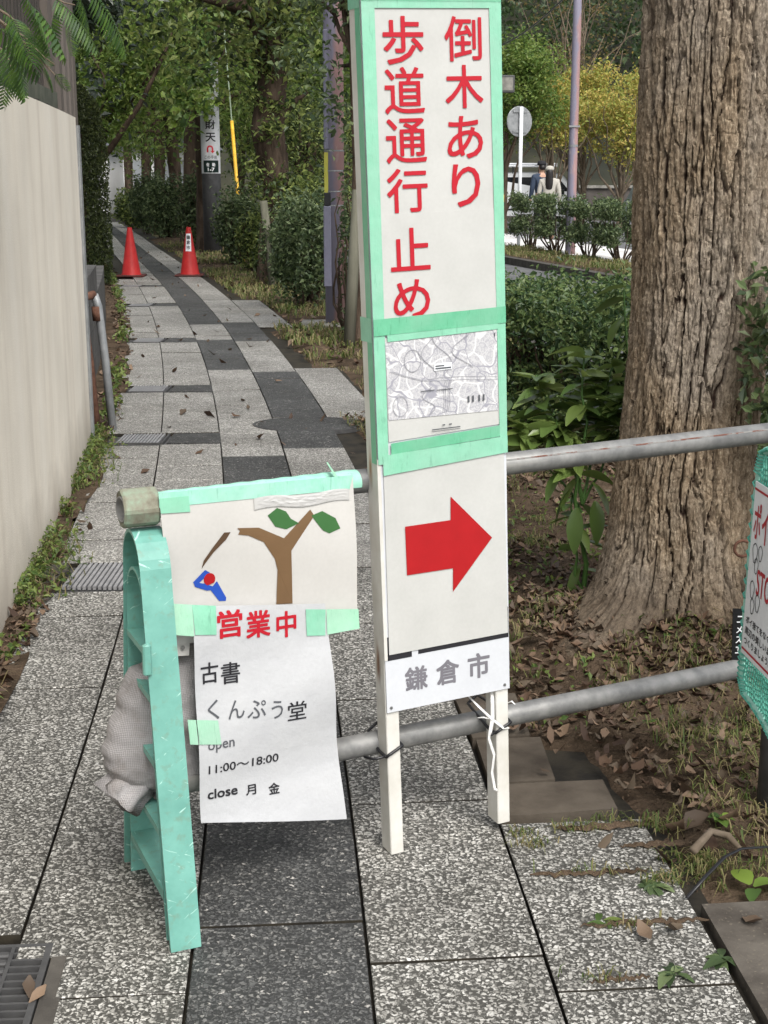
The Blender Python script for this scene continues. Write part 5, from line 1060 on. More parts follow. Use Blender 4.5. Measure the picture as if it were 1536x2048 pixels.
# flat stones at the wall foot
for i, (px, py, a, b) in enumerate(((105, 1152, .10, .16), (82, 1195, .08, .11))):
    p = gp(px, py); g = G(); m = 9; pts = [(p.x + a * .5 * math.cos(2 * PI * k / m) * random.uniform(.85, 1.1), p.y + b * math.sin(2 * PI * k / m) * random.uniform(.85, 1.1)) for k in range(m)]
    V = [(x, y, -.03) for x, y in pts] + [(x, y, .012) for x, y in pts]; g.add(V, [tuple(range(m, 2 * m))] + [(k, (k + 1) % m, (k + 1) % m + m, k + m) for k in range(m)]); tag(g.build('flat_stone', M['dark_stone']), ('flat dark stone at the wall foot beside the drain grating', 'smaller flat dark stone at the wall foot, nearer the camera')[i], 'stone', 'flat stones at the wall foot')
# low plants on the slabs at the lower right
def rosette(px, py, n, L, Wd, lab, el=.35, mat='leaf_shrub', spread=2 * PI):
    p = gp(px, py); t_ = thing('weed_plant', lab, 'weed', p); r2 = random.Random(int(px))
    gg = G(); blade(gg, (0, 0, 0), (1, 0, .0), (0, 0, 1), 1, Wd / L, .35, 5); mm = gg.mesh('leaf', M[mat], True)
    for k_ in range(n):
        o = link('leaf', mm, t_); o.location = (r2.uniform(-.01, .01), r2.uniform(-.01, .01), .002); s_ = L * r2.uniform(.6, 1.15); o.scale = (s_, s_, s_); o.rotation_euler = (r2.uniform(-.3, .3), -r2.uniform(.05, el), spread * k_ / n + r2.uniform(-.3, .3))
rosette(1445, 1918, 9, .055, .026, 'toothed green weed rooted at the slab edge, lower right'); rosette(1345, 1948, 8, .05, .024, 'flat green weed growing in the slab joint, lower right'); rosette(1302, 1772, 12, .04, .018, 'low dark green weed beside the curled leaf on the slabs'); rosette(1510, 1775, 3, .07, .055, 'bright green broad leaf plant at the right edge by the cable tie', .5, 'leaf_vine'); rosette(1205, 1845, 4, .045, .016, 'small pale weed in the joint between pale slabs', .3, 'weed'); rosette(1440, 1640, 6, .035, .03, 'tiny round leaf seedling on the soil at right', .5, 'leaf_vine'); rosette(1305, 1447, 5, .05, .036, 'small lobed green seedling below the lower pipe', .3, 'leaf_vine')
def joint_tufts():
    P = []
    for (px, py, n, w) in ((1150, 1658, 60, .03), (1070, 1690, 40, .02), (1330, 1760, 90, .025), (1275, 1850, 25, .03), (1180, 1745, 25, .05), (1040, 1668, 30, .015), (1215, 1955, 25, .03), (1310, 1650, 60, .05), (1230, 1640, 30, .03), (1400, 1720, 110, .05), (1440, 1740, 80, .04)):
        p = gp(px, py); P += [(p.x + random.gauss(0, w), p.y + random.gauss(0, .008), 0.) for _ in range(n)]
    return np.array(P)
P = joint_tufts(); tag(link('grass', grass_mesh('grass', P[:, 0], P[:, 1], P[:, 2], .03, rg, .0014)), kind='stuff')
# moss and dirt banked in the joints of the pale slabs
g = G(); r2 = random.Random(5)
for (px0, px1, py, hh) in ((1060, 1300, 1748, .010), (1160, 1420, 1848, .009), (1110, 1310, 1655, .014), (1240, 1390, 1690, .012), (1180, 1300, 1962, .006)):
    a, b = gp(px0, py + 6), gp(px1, py - 6); n = 30
    top = [(a.lerp(b, i / n) + Vector((0, r2.uniform(-.004, .012), 0))) for i in range(n + 1)]
    V = []; 
    for i, q in enumerate(top):
        w = hh * math.sin(PI * i / n) ** .5 * r2.uniform(.6, 1.2) + .001; V += [(q.x, q.y - w, .0015), (q.x, q.y, .003 + w * .45), (q.x, q.y + w, .0015)]
    g.add(V, [(3 * i + j, 3 * i + 3 + j, 3 * i + 4 + j, 3 * i + 1 + j) for i in range(n) for j in (0, 1)])
tag(g.build('joint_soil', M['soil'], None, True), kind='structure')
# dry twigs
for i, (pts, r, lab) in enumerate((([(1300, 1420), (1370, 1330), (1440, 1235)], .004, 'long thin dry twig leaning up from the lower pipe by the trunk'), ([(1385, 1720), (1420, 1690), (1455, 1700), (1480, 1716)], .010, 'bent brown surface root beside the slabs at right'), ([(1335, 1195), (1345, 1240), (1380, 1290)], .009, 'broken grey stick at the foot of the big trunk'))):
    g = G(); Pp = []
    for j, (a, b) in enumerate(pts):
        p = gp(a, b); Pp.append((p.x, p.y, .02 + (.03 * j if i != 1 else .012 * (j in (1, 2)))))
    g.tube(Pp, [r, *([r * .85] * (len(Pp) - 2)), r * .5], 7); tag(g.build('dry_twig', M['bark_pale'], None, True), lab, 'twig')

# branch of feathery leaves hanging in at the top left
ob = thing('overhanging_branch', 'feathery green branches hanging over the wall at the top left corner', 'branch', (0, 0, 0)); rg = np.random.default_rng(151)
def frond_mesh(n, Ll, Wl, name='frond'):
    g = G(); L = 1.0
    g.tube([(t_, 0, -.35 * t_ * t_) for t_ in np.linspace(0, 1, 7)], [.010, .009, .008, .007, .006, .005, .003], 4, cap=False)
    for k_ in range(n):
        f = .12 + .86 * k_ / (n - 1); ll = Ll * math.sin(PI * (f * .8 + .14)) ** .6
        for sd in (-1, 1): blade(g, (f, 0, -.35 * f * f), (.45, sd, -.35 - .3 * f), (0, 0, 1), ll, Wl, .25, 3)
    return g.mesh(name, M['leaf_frond'], True)
fm = [frond_mesh(15, .36, .050), frond_mesh(11, .42, .062), frond_mesh(18, .28, .040)]
root = (-1.9, 4.4, 2.35); g = G()
spots = [((-30, 0), (60, 60), 4.3), ((-20, 20), (110, 130), 4.5), ((10, -40), (150, 10), 4.2), ((60, -60), (175, -10), 4.3), ((-30, 60), (30, 150), 4.4), ((20, 60), (110, 150), 4.6)]
for (a, b, Yd) in spots: p0, p1_ = at(*a, Yd), at(*b, Yd); limb(g, root, p0, .010, .006, rg, 6, .05); limb(g, p0, p1_, .006, .002, rg, 7, .05)
g.build('twigs', M['bark_pale'], ob, True)
for (px, py, Yd, s_, az, el) in ((20, 30, 4.2, .20, -20, .7), (60, 10, 4.2, .22, -10, .6), (100, -10, 4.3, .25, -5, .55), (150, -20, 4.3, .26, 0, .75), (175, -25, 4.2, .27, 5, .75), (10, 80, 4.3, .20, -30, .9), (40, 110, 4.4, .18, 190, .9), (20, 100, 4.2, .17, 10, 1.0), (85, 130, 4.5, .10, -10, .9), (110, 145, 4.5, .08, 0, 1.1), (70, 65, 4.4, .15, 15, .8), (-10, 50, 4.2, .22, 0, .6), (40, -20, 4.1, .22, 20, .8), (120, 0, 4.4, .2, 200, .9), (80, 20, 4.5, .16, 30, 1.1), (0, 10, 4.4, .2, 60, .8), (-5, 120, 4.4, .16, 20, .8), (140, 20, 4.5, .16, 160, 1.1), (5, 140, 4.5, .14, 40, 1.0), (60, 80, 4.6, .12, 80, 1.0)):
    o = link('frond', fm[int(rg.integers(0, 3))], ob); o.location = at(px, py, Yd); s_ *= .78; o.scale = (s_, s_, s_); o.rotation_euler = (rg.normal() * .7, el, R(az + 40 * rg.normal()))

# ================================================================== STREET THINGS BEYOND
CURVED[0] = True
def cone(px, py, lab, plate):
    p = gp(px, py); c = thing('traffic_cone', lab, 'traffic cone', p, group='red cones on the pavement'); g = G()
    g.lathe([(.145, .03), (.135, .05), (.035, .68), (.032, .70), (.022, .70), (.022, .66)], 28, cap=False); g.build('cone', M['cone'], c, True)
    g = G(); g.bevbox(-.20, .20, -.20, .20, 0, .03, .012); g.build('base', M['cone_base'], c)
    if plate:
        def fc(u, w, e=0.0): r = .135 - (w - .05) / .63 * .10; a = -PI / 2 + u / r; return ((r + .002 + e) * math.cos(a), (r + .002 + e) * math.sin(a), w)
        s = sheet(lambda u, w, e=0: fc(u, w, e), [(-.042, .36), (.042, .36), (.036, .61), (-.036, .61)], 8, 8, 0, .0).build('sticker', M['sign_white'], c); words(s, [('鎌', (-.026, .53, .026, .585)), ('倉', (-.026, .46, .026, .515)), ('市', (-.026, .385, .026, .44))], fc, M['black_ink'], .02, .002)
cone(263, 553, 'red traffic cone without a sticker, left of the pair', False); cone(380, 552, 'red traffic cone with a white lettered sticker, right of the pair', True)
# utility pole with wrapped advertising sheet
up_ = gp(427, 508); po = thing('utility_pole', 'dark utility pole wrapped with a white advertising sheet', 'utility pole', (up_.x, up_.y, 0)); PRd = .175
g = G(); g.lathe([(PRd, -.2), (PRd * .98, 2), (PRd * .85, 9)], 24); g.build('pole', M['pole_dark'], po, True)
def fpo(u, w, e=0.0): a = -PI / 2 + .12 + u / (PRd + .006); r = PRd + .006 + e; return (r * math.cos(a), r * math.sin(a), w)
zb = at(427, 347, up_.y).z; zt = at(427, 165, up_.y).z
hsz = zt - zb
ad = sheet(fpo, [(-.235, zb), (.235, zb), (.235, zt + .5), (-.235, zt + .5)], 24, 10, 0, .0).build('advert_sheet', M['sign_white'], po, True)
zz_ = lambda py: at(427, py, up_.y).z
sheet(fpo, [(-.15, zz_(345)), (.15, zz_(345)), (.15, zz_(321)), (-.15, zz_(321))], 16, 4, .004, .0).build('address_plate', M['plate_green'], ad)
words(ad, [('佐', (-.085, zz_(333), -.03, zz_(326))), ('助', (.02, zz_(333), .075, zz_(326))), ('1-7', (-.06, zz_(342.5), .06, zz_(335.5)))], fpo, M['sign_white'], .02, .007)
words(ad, [('この手前', (-.12, zz_(318), .12, zz_(311)))], fpo, M['black_ink'], .0, .004)
words(ad, [('銭', (-.09, zz_(172), .09, zz_(156))), ('洗', (-.09, zz_(194), .09, zz_(177))), ('弁', (-.08, zz_(236), .09, zz_(218))), ('財', (-.09, zz_(259), .10, zz_(241))), ('天', (-.09, zz_(284), .10, zz_(266)))], fpo, M['black_ink'], .02, .004)
g = G(); c_ = [(-.055, zz_(305))] + [(-.01 - .045 * math.cos(a), zz_(297.5) + .045 * math.sin(a)) for a in np.linspace(0, PI, 8)] + [(.035, zz_(303))]
for i in range(len(c_) - 1):
    (a, b), (c, d) = c_[i], c_[i + 1]; Ln = math.hypot(c - a, d - b); px_, py_ = -(d - b) / Ln * .014, (c - a) / Ln * .014; poly_flat(g, [(a - px_, b - py_), (c - px_, d - py_), (c + px_, d + py_), (a + px_, b + py_)], lambda u, w: fpo(u, w, .004))
poly_flat(g, [(-.005, zz_(302)), (.035, zz_(307)), (.075, zz_(302))], lambda u, w: fpo(u, w, .004)); g.build('arrow', M['red_ink'], ad)
CURVED[0] = False
gw = thing('guy_wire', 'guy wire in a yellow plastic guard beside the utility pole', 'guy wire', gp(487, 525)); b_ = gp(487, 525); tgt = Vector((up_.x + .05, up_.y, 8.2)) - b_
g = G(); g.tube([tuple(tgt * .0), tuple(tgt)], .012, 6); g.build('wire', M['wire'], gw); g = G(); g.tube([tuple(tgt * .0), tuple(tgt * .285)], .030, 10); g.build('guard', M['yellow'], gw, True)
# purple pole
pp_ = thing('painted_pole', 'purple and rust painted steel pole with a conduit box', 'pole', (bp.x, bp.y + .0, .03)); pp_.location = (gp(671, 652).x, gp(671, 652).y, .03); Yp = gp(671, 652).y
g = G(); g.lathe([(.094, 0), (.092, 3), (.086, 6)], 24); g.build('pole', M['purple'], pp_, True); pz = lambda py: at(660, py, Yp).z - .03
g = G(); g.bevbox(-.102, -.03, -.10, -.02, pz(572), pz(412), .006); g.build('conduit_box', M['conduit'], pp_); g = G(); g.bevbox(-.095, -.03, -.09, -.03, pz(411), pz(385), .006); g.build('conduit_cap', M['black_plastic'], pp_)
g = G(); g.box(-.092, -.055, -.075, -.045, pz(385), pz(305)); g.build('cable_cover', M['yellow_green'], pp_); g = G(); g.bevbox(-.094, -.045, -.085, -.03, pz(300), pz(60), .01); g.build('upper_conduit', M['conduit'], pp_)
for py in (303, 343, 384, 412): g = G(); z = pz(py); g.lathe([(.0965, z), (.0965, z + .012)], 20, cap=False); g.build('band', M['zinc'], pp_)
# lamp pole beyond the road
lp_ = gp(1140, 508); lpo = thing('lamp_post', 'slim rust streaked purple lamp post beyond the road', 'lamp post', lp_); g = G(); g.lathe([(.098, -.1), (.084, 1.2), (.076, 4), (.066, 7)], 18); g.build('shaft', M['purple'], lpo, True)
g = G(); g.lathe([(.088, 1.95), (.088, 1.99)], 18, cap=False).box(-.10, .10, -.095, -.07, 2.3, 2.33); g.build('band', M['zinc'], lpo); g = G(); g.tube([(0, 0, 7), (.1, -.1, 7.4), (.6, -.5, 7.7)], .04, 8); g.bevbox(.5, 1.0, -.75, -.4, 7.66, 7.76, .02); g.build('lamp_head', M['zinc'], lpo)
# back of a round road sign
rs_ = gp(1037, 492); rs = thing('round_sign', 'round road sign seen from its grey back on a white post', 'road sign', rs_, (0, 0, R(28))); zc = at(1042, 243, rs_.y).z
g = G(); g.tube([(0, 0, -.1), (0, 0, zc + .29)], .038, 12); g.build('post', M['sign_white'], rs, True)
g = G(); g.lathe([(.0, 0.0), (.30, 0), (.31, .01), (.30, .02), (0, .02)], 36, cap=False); g.v = [(x, z + .055, y + zc) for x, y, z in g.v]; g.build('disc', M['zinc'], rs, False)
for z in (zc + .2, zc - .2): g = G(); g.box(-.17, .17, .035, .056, z - .02, z + .02); g.build('bracket', M['zinc'], rs)
g = G(); nbp = gp(985, 480); g.tube([(nbp.x, nbp.y, 0), (nbp.x, nbp.y, 3.9)], .03, 8); nbx = thing('notice_box', 'small framed box sign on a thin post by the signboard edge', 'box sign', (0, 0, 0)); g.build('post', M['zinc'], nbx, True); c = at(1014, 168, nbp.y); g = G(); g.bevbox(c.x - .2, c.x + .17, c.y - .06, c.y + .06, c.z - .19, c.z + .19, .02); g.build('frame', M['grate_dark'], nbx); g = G(); g.box(c.x - .13, c.x + .13, c.y - .068, c.y - .0605, c.z - .14, c.z + .14); g.build('pane', M['concrete'], nbx)
g = G(); yb = gp(1003, 456); g.lathe([(.06, 0), (.06, .9), (.045, .95)], 14); yo = thing('bollard', 'yellow bollard just right of the tall signboard', 'bollard', yb); g.build('shaft', M['yellow'], yo, True); g = G(); g.lathe([(.062, .62), (.062, .72)], 14, cap=False); g.build('band', M['black_plastic'], yo)
oc = G(); a_, b2_ = at(985, 98, 30), at(1150, -25, 22); oc.tube([tuple(a_.lerp(b2_, t_) - Vector((0, 0, .12 * math.sin(PI * t_)))) for t_ in np.linspace(0, 1, 9)], .014, 6); oc.tube([tuple(a_), tuple(a_ + (a_ - b2_) * .8)], .014, 6); tag(oc.build('overhead_cable', M['black_plastic'], None, True), 'dark overhead cable slanting across the trees at upper right', 'cable')
# stakes
def stake(px, py, px2, py2, r, lab, Y_=None):
    p = gp(px, py); q = at(px2, py2, p.y + .1); g = G(); g.tube([(0, 0, -.1), tuple((q - p) * .5), tuple(q - p)], [r, r * .98, r * .94], 10); o = g.build('wooden_stake', M['stake'], None, True); o.location = p; return tag(o, lab, 'stake', 'wooden stakes along the planting strip')
stake(548, 578, 527, 402, .052, 'leaning round wooden stake in front of the gnarled tree'); stake(697, 692, 716, 380, .050, 'leaning wooden stake close beside the tall signboard'); stake(367, 478, 365, 405, .055, 'short wooden stake between the cones and the far trees'); stake(287, 462, 284, 400, .055, 'far wooden stake by the last shrubs of the pavement')

# ================================================================== STREET TREES, SHRUBS AND HILL
GT = 'trees lining the pavement'
def ex_main(g, rg):
    limb(g, (0, 0, 3.2), (-.75, .1, 4.1), .13, .07, rg, 8, .1, 8); limb(g, (-.75, .1, 4.1), (-1.1, .2, 6.0), .07, .03, rg, 8, .1); limb(g, (0, 0, 3.5), (1.2, .3, 4.3), .12, .06, rg, 8, .1, 8); limb(g, (.1, 0, 2.1), (.5, -.1, 2.5), .06, .02, rg); limb(g, (-.5, .1, 3.8), (-.3, 0, 5.6), .06, .03, rg)
p = gp(548, 565)
mt_ = tree('street_tree', 'gnarled dark street tree with forked limbs behind the leaning stake', (p.x, p.y, 0), [(.02, 0, -.1), (0, 0, .3), (.06, .05, 1.2), (-.06, 0, 2.0), (.04, 0, 2.7), (-.06, 0, 3.4), (.0, .1, 5.0), (.1, .1, 7)], [.30, .22, .19, .215, .20, .19, .13, .07], ((.1, .4, 4.6), (2.3, 2.0, 1.9)), 301, 'leaf_mid', group=GT, leafsize=.12, nleaf=11000, nclump=70, cr=.36, hollow=.35, extra=ex_main)
# shoots and drooping sprays on that trunk
rg = np.random.default_rng(302); P, C = clumps(rg, (.15, -.1, 2.0), (.55, .4, 1.7), 26, 2600, .13, hollow=.3); o = link('trunk_shoots', leaf_mesh('trunk_shoots', P, np.full(len(P), .085), rg, M['leaf_mid']), mt_); o['kind'] = 'stuff'
p = at(714, 560, 12.2)
tree('street_tree', 'thin dark tree mostly hidden behind the tall signboard', (p.x, p.y, 0), [(0, 0, -.1), (0, 0, .6), (.02, 0, 1.5), (.0, 0, 2.3), (-.02, 0, 4), (0, 0, 6)], [.085, .066, .058, .055, .05, .03], ((.15, .1, 3.2), (.85, .9, 1.7)), 303, 'leaf_shrub', group=GT, leafsize=.075, nleaf=4200, nclump=60, cr=.20, hollow=.25)
# trees along the strip farther off
lab_ = ['slim street tree just past the utility pole', 'straight street tree, second past the utility pole', 'leaning street tree halfway to the far end', 'street tree with a pale trunk near the far shrubs', 'narrow street tree near the bright far end', 'last street tree before the white houses']
for i, (Yt, off, lean_) in enumerate(((27.5, 1.15, .0), (31.5, 1.2, .2), (35.5, 1.35, -.3), (40, 1.2, .1), (45, 1.2, .05), (51, 1.0, 0))):
    x = float(centre(Yt)) + off
    tree('street_tree', lab_[i], (x, Yt, 0), [(0, 0, -.1), (0, 0, .4), (lean_ * .3, 0, 1.4), (lean_ * .6, 0, 2.6), (lean_, 0, 4.2), (lean_, 0, 6)], [.24, .17, .15, .14, .11, .06], ((lean_, 0, 4.3), (2.3, 2.0, 2.1)), 310 + i, 'leaf_mid' if i % 2 else 'leaf_light', group=GT, leafsize=.14, nleaf=7000, nclump=54, cr=.38, low=-.95)
# dark evergreen over the left wall
tree('evergreen_tree', 'dark glossy evergreen tree overhanging the pavement from the left', (-5.1, 15.6, 0), [(0, 0, -.1), (0, 0, .6), (.1, 0, 2), (.2, 0, 3.4), (.2, 0, 5)], [.26, .2, .18, .15, .08], ((.85, .2, 3.75), (1.55, 2.0, 1.35)), 330, 'leaf_dark', leafsize=.10, nleaf=22000, nclump=100, cr=.28, hollow=.25)
tree('evergreen_tree', 'broad dark tree behind the wall and the conifer column', (-7.6, 21, 0), [(0, 0, -.1), (0, 0, .6), (.1, 0, 2), (.2, 0, 4)], [.26, .2, .18, .12], ((.9, 0, 4.2), (2.6, 2.6, 3.2)), 331, 'leaf_dark', leafsize=.13, nleaf=20000, nclump=80, cr=.45, hollow=.3)
tree('broadleaf_tree', 'olive green tree filling the space above the cones', (-5.6, 24.5, 0), [(0, 0, -.1), (0, 0, .6), (.1, 0, 2), (.2, 0, 4)], [.2, .15, .13, .09], ((.75, 0, 3.45), (1.8, 1.4, 1.5)), 332, 'leaf_light', leafsize=.10, nleaf=13000, nclump=80, cr=.30, hollow=.2)
tree('broadleaf_tree', 'pale green tree low at the far left of the pavement', (-8.6, 33, 0), [(0, 0, -.1), (0, 0, .6), (.1, 0, 1.6), (.2, 0, 3)], [.2, .15, .12, .08], ((.9, 0, 3.3), (1.6, 1.6, 1.9)), 333, 'leaf_light', leafsize=.13, nleaf=12000, nclump=60, cr=.36, hollow=.2)
# conifer column
rg = np.random.default_rng(340); th_ = thing('conifer_column', 'clipped dark conifer column against the left wall', 'conifer', (-3.98, 19.0, 0)); n = 15000; zz = rg.random(n) * 2.55; prof_ = np.interp(zz, [0, .3, 1.6, 2.3, 2.55], [.30, .36, .34, .25, .05]); a = rg.uniform(0, 2 * PI, n); rr = prof_ * rg.random(n) ** .25 * (1 + .1 * vnoise(a * 3, zz * 4, 0, 91)); P = np.stack([rr * np.cos(a), rr * np.sin(a), zz + .02], -1)
o = link('foliage', leaf_mesh('foliage', P, np.full(n, .055), rg, M['leaf_thuja'], up=.1, aspect=.35, outward=np.stack([np.cos(a), np.sin(a), 0 * a], -1)), th_); o['kind'] = 'stuff'; g = G(); g.tube([(0, 0, -.05), (0, 0, 2.3)], [.05, .02], 8); g.build('trunk', M['bark_dark'], th_)
c2 = copy_tree(th_); c2.location = (-4.62, 21.6, 0); c2.rotation_euler.z = 2; c2['label'] = 'second clipped conifer column farther along the left wall'; c2['group'] = th_['group'] = 'conifer columns on the left'
# strip shrubs
GS = 'shrubs in the planting strip'
for (px, py, Yt, sx, sy, h, sd, lf, n, ls, lab) in ((474, 0, 23.5, .36, .4, 1.22, 351, 'leaf_shrub', 6000, .075, 'clipped shrub under the yellow guy wire guard'), (510, 0, 21.5, .30, .3, .95, 352, 'leaf_mid', 3500, .075, 'bright low shrub left of the leaning stake'), (612, 0, 15.6, .40, .5, 1.30, 353, 'leaf_shrub', 9500, .062, 'large loose shrub between the stake and the purple pole'), (575, 0, 18.4, .34, .4, 1.05, 357, 'leaf_shrub', 5000, .066, 'dense shrub in the shade of the gnarled trunk'), (697, 0, 12.75, .10, .16, 1.36, 354, 'leaf_shrub', 900, .055, 'thin twiggy shrub growing beside the purple pole'), (640, 0, 19.0, .40, .4, 1.45, 358, 'leaf_mid', 6000, .075, 'tall shrub behind the purple pole'), (400, 0, 28.6, .45, .4, 1.5, 355, 'leaf_shrub', 6500, .085, 'dark shrub left of the utility pole base'), (335, 0, 33.5, .50, .5, 1.45, 356, 'leaf_shrub', 6500, .09, 'dark shrub among the far tree trunks'), (268, 0, 41, .55, .6, 1.05, 359, 'leaf_mid', 5000, .1, 'far pale shrub at the end of the pavement'), (300, 0, 37, .5, .6, 1.5, 360, 'leaf_shrub', 6500, .1, 'small shrub beside the far wooden stake')):
    p = at(px, 500, Yt); shrub('strip_shrub', lab, (p.x, Yt, 0), (sx, sy, h), sd, lf, int(n * .85), ls, .0, 11, GS, .03)
# flowering vine on the utility pole: single lobed leaves
vn = thing('climbing_vine', 'broad leaved green vine hanging over the utility pole', 'vine', (up_.x, up_.y - .35, 0)); rg = np.random.default_rng(361)
def lobed():
    g = G(); pts = [(0, -.35), (.22, -.5), (.5, -.3), (.38, 0), (.62, .18), (.28, .3), (0, .62), (-.28, .3), (-.62, .18), (-.38, 0), (-.5, -.3), (-.22, -.5)]; V = [(x, y, .12 * abs(x) - .12 * y * y) for x, y in pts] + [(0, 0, 0)]; g.add(V, [(i, (i + 1) % 12, 12) for i in range(12)]); return g.mesh('leaf', M['leaf_vine'])
lob = lobed(); g = G(); vines = []
for k in range(9): a = (rg.uniform(-.7, .25), rg.uniform(-.15, .15), rg.uniform(3.9, 4.6)); b = (a[0] + rg.uniform(-.3, .3), rg.uniform(-.25, .1), rg.uniform(1.95, 3.1)); vines.append(limb(g, a, b, .012, .005, rg, 9, .06))
g.build('stem', M['stem_green'], vn, True)
for k in range(230):
    P_ = vines[k % 9]; f = rg.random() ** 1.15 * (len(P_) - 1.01); i = int(f); q = P_[i] + (P_[i + 1] - P_[i]) * (f - i); o = link('leaf', lob, vn); sp2 = .07 + .16 * (1 - f / 8); o.location = q + rg.normal(size=3) * np.array([sp2, .08, sp2 * .7]); s_ = rg.uniform(.10, .20); o.scale = (s_, s_, s_); o.rotation_euler = (R(60) + rg.normal() * .45, rg.normal() * .4, rg.normal() * .7)
# shrubs on the far verge
GV = 'clipped shrubs on the far verge'
for (px, py, sx, sy, h, sd, lab) in ((1062, 496, .36, .38, 1.18, 371, 'clipped dark shrub beside the white sign post on the far verge'), (1112, 506, .36, .38, 1.16, 372, 'clipped dark shrub wrapped round the lamp post foot'), (1180, 516, .34, .38, 1.12, 373, 'clipped dark shrub right of the lamp post with bare stems'), (1242, 524, .38, .38, 1.12, 374, 'clipped dark shrub on the far verge beside the big trunk')):
    p = gp(px, py); shrub('verge_shrub', lab, (p.x, p.y, 0), (sx * 1.15, sy * 1.2, h - .12), sd, 'leaf_shrub', 6500, .065, .8, 12, GV, .30, cat='shrub')
# yellowing trees beyond the road
def vlimbs(g, rg):
    for k in range(7): a = rg.uniform(0, 6.28); limb(g, (0, 0, .9 + .2 * rg.random()), (1.5 * math.cos(a), 1.5 * math.sin(a), 3.6 + rg.random()), .05, .012, rg, 8, .12)
for (px, Yt, cz, rad_, sd, lf, n, lab) in ((1100, 50, 4.2, (1.4, 1.2, 1.5), 381, 'leaf_yellow', 6000, 'yellowing maple behind the round road sign'), (1165, 52, 4.1, (1.25, 1.2, 1.6), 382, 'leaf_yellow', 6000, 'yellow green maple right behind the lamp post'), (1240, 50, 3.6, (1.25, 1.2, 1.9), 383, 'leaf_yellow', 6000, 'golden maple with forked limbs beside the big trunk'), (1300, 52, 3.8, (1.3, 1.2, 2.1), 384, 'leaf_yellow', 5000, 'golden maple mostly behind the big trunk')):
    p = at(px, 400, Yt); z0 = float(lot_z(p.x, Yt)); tree('maple_tree', lab, (p.x, Yt, z0), [(0, 0, -.1), (0, 0, .5), (.05, 0, 1.1), (.0, 0, 1.8), (.05, 0, 3.0)], [.12, .09, .08, .06, .04], ((0, 0, cz), rad_), sd, lf, 'bark_pale', 'yellowing maples beyond the road', 8, leafsize=.13, nleaf=n, nclump=46, cr=.26, hollow=.25, extra=vlimbs)
p = at(1008, 400, 48); tree('broadleaf_tree', 'light green tree close beside the tall signboard', (p.x, 48, float(lot_z(p.x, 48))), [(0, 0, -.1), (0, 0, .5), (0, 0, 1.8), (.05, 0, 3.4)], [.15, .11, .1, .06], ((.35, 0, 4.6), (1.3, 1.3, 1.6)), 385, 'leaf_light', leafsize=.15, nleaf=9000, nclump=50, cr=.35, hollow=.2)
p = at(1140, 400, 54); tree('bare_tree', 'thinly leaved russet tree with pale bare branches', (p.x, 54, -.45), [(0, 0, -.1), (0, 0, 2), (.1, 0, 3.6), (0, 0, 5)], [.16, .13, .11, .07], ((.2, 0, 7.4), (2.4, 1.8, 2.2)), 386, 'leaf_orange', 'bark_pale', None, 38, leafsize=.12, nleaf=1300, nclump=60, cr=.32, hollow=.3)
# trees across the road seen left of the signboard
for i, (px, Yt, cz, rad_, lf, n, lab) in enumerate(((600, 38, 4.6, (1.8, 1.6, 2.2), 'leaf_light', 13000, 'light green tree across the road left of the purple pole'), (640, 46, 5.2, (2.4, 2, 3.4), 'leaf_mid', 13000, 'mid green tree across the road behind the purple pole'), (560, 50, 6.0, (3.0, 2, 3.8), 'leaf_mid', 13000, 'rounded green tree across the road behind the gnarled tree'), (480, 54, 5.6, (3.2, 2, 3.8), 'leaf_light', 13000, 'pale tree across the road behind the utility pole'), (700, 52, 5.2, (3, 2, 4.2), 'leaf_mid', 13000, 'green tree across the road hidden behind the signboard'), (610, 29, 1.9, (1.1, 1., 1.5), 'leaf_mid', 8000, 'bushy low tree beyond the road behind the large shrub'))):
    p = at(px, 400, Yt); tree('broadleaf_tree', lab, (p.x, Yt, 0), [(0, 0, -.1), (0, 0, .5), (.1, 0, 2), (.1, 0, cz)], [.2, .15, .13, .08], ((0, 0, cz), rad_), 390 + i, lf, leafsize=.16 if Yt > 30 else .1, nleaf=n, nclump=60, cr=.42, hollow=.2)
# wooded hillside closing the view
def hill_z(X, Yv): return np.clip((Yv - 68) / 66, 0, 1) ** .8 * 36 + 2.5 * vnoise(X * .06, Yv * .06, 0, 95) * np.clip((Yv - 66) / 15, 0, 1) - .5
xs = np.linspace(-90, 90, 61); ys = np.linspace(64, 150, 40); XX, YY = np.meshgrid(xs, ys); idx = np.arange(61 * 40).reshape(40, 61); Q = np.stack([idx[:-1, :-1], idx[:-1, 1:], idx[1:, 1:], idx[1:, :-1]], -1).reshape(-1, 4); tag(link('hillside', np_mesh('hillside', np.stack([XX, YY, hill_z(XX, YY)], -1).reshape(-1, 3), Q, M['wood_floor'], True)), kind='structure')
rg = np.random.default_rng(401); nc = 900; cy_ = 69 + 56 * rg.random(nc); cx_ = (rg.random(nc) - .5) * (46 + cy_ * .55); k = rg.integers(0, nc, 130000); sc = rg.uniform(.9, 1.8, nc); hh = rg.uniform(.5, 4.5, nc)
P = np.stack([cx_[k], cy_[k], hill_z(cx_[k], cy_[k]) + hh[k] + .8], -1) + rg.normal(size=(130000, 3)) * sc[k][:, None] * np.array([1, .8, .85]); ok = ~((np.abs(P[:, 0] + 11.5) < 5.0) & (P[:, 1] < 74) & (P[:, 2] < 3.4)); P = P[ok]
tag(link('wood', leaf_mesh('wood', P, np.full(len(P), .38), rg, M['leaf_far'], aspect=.6)), kind='stuff')
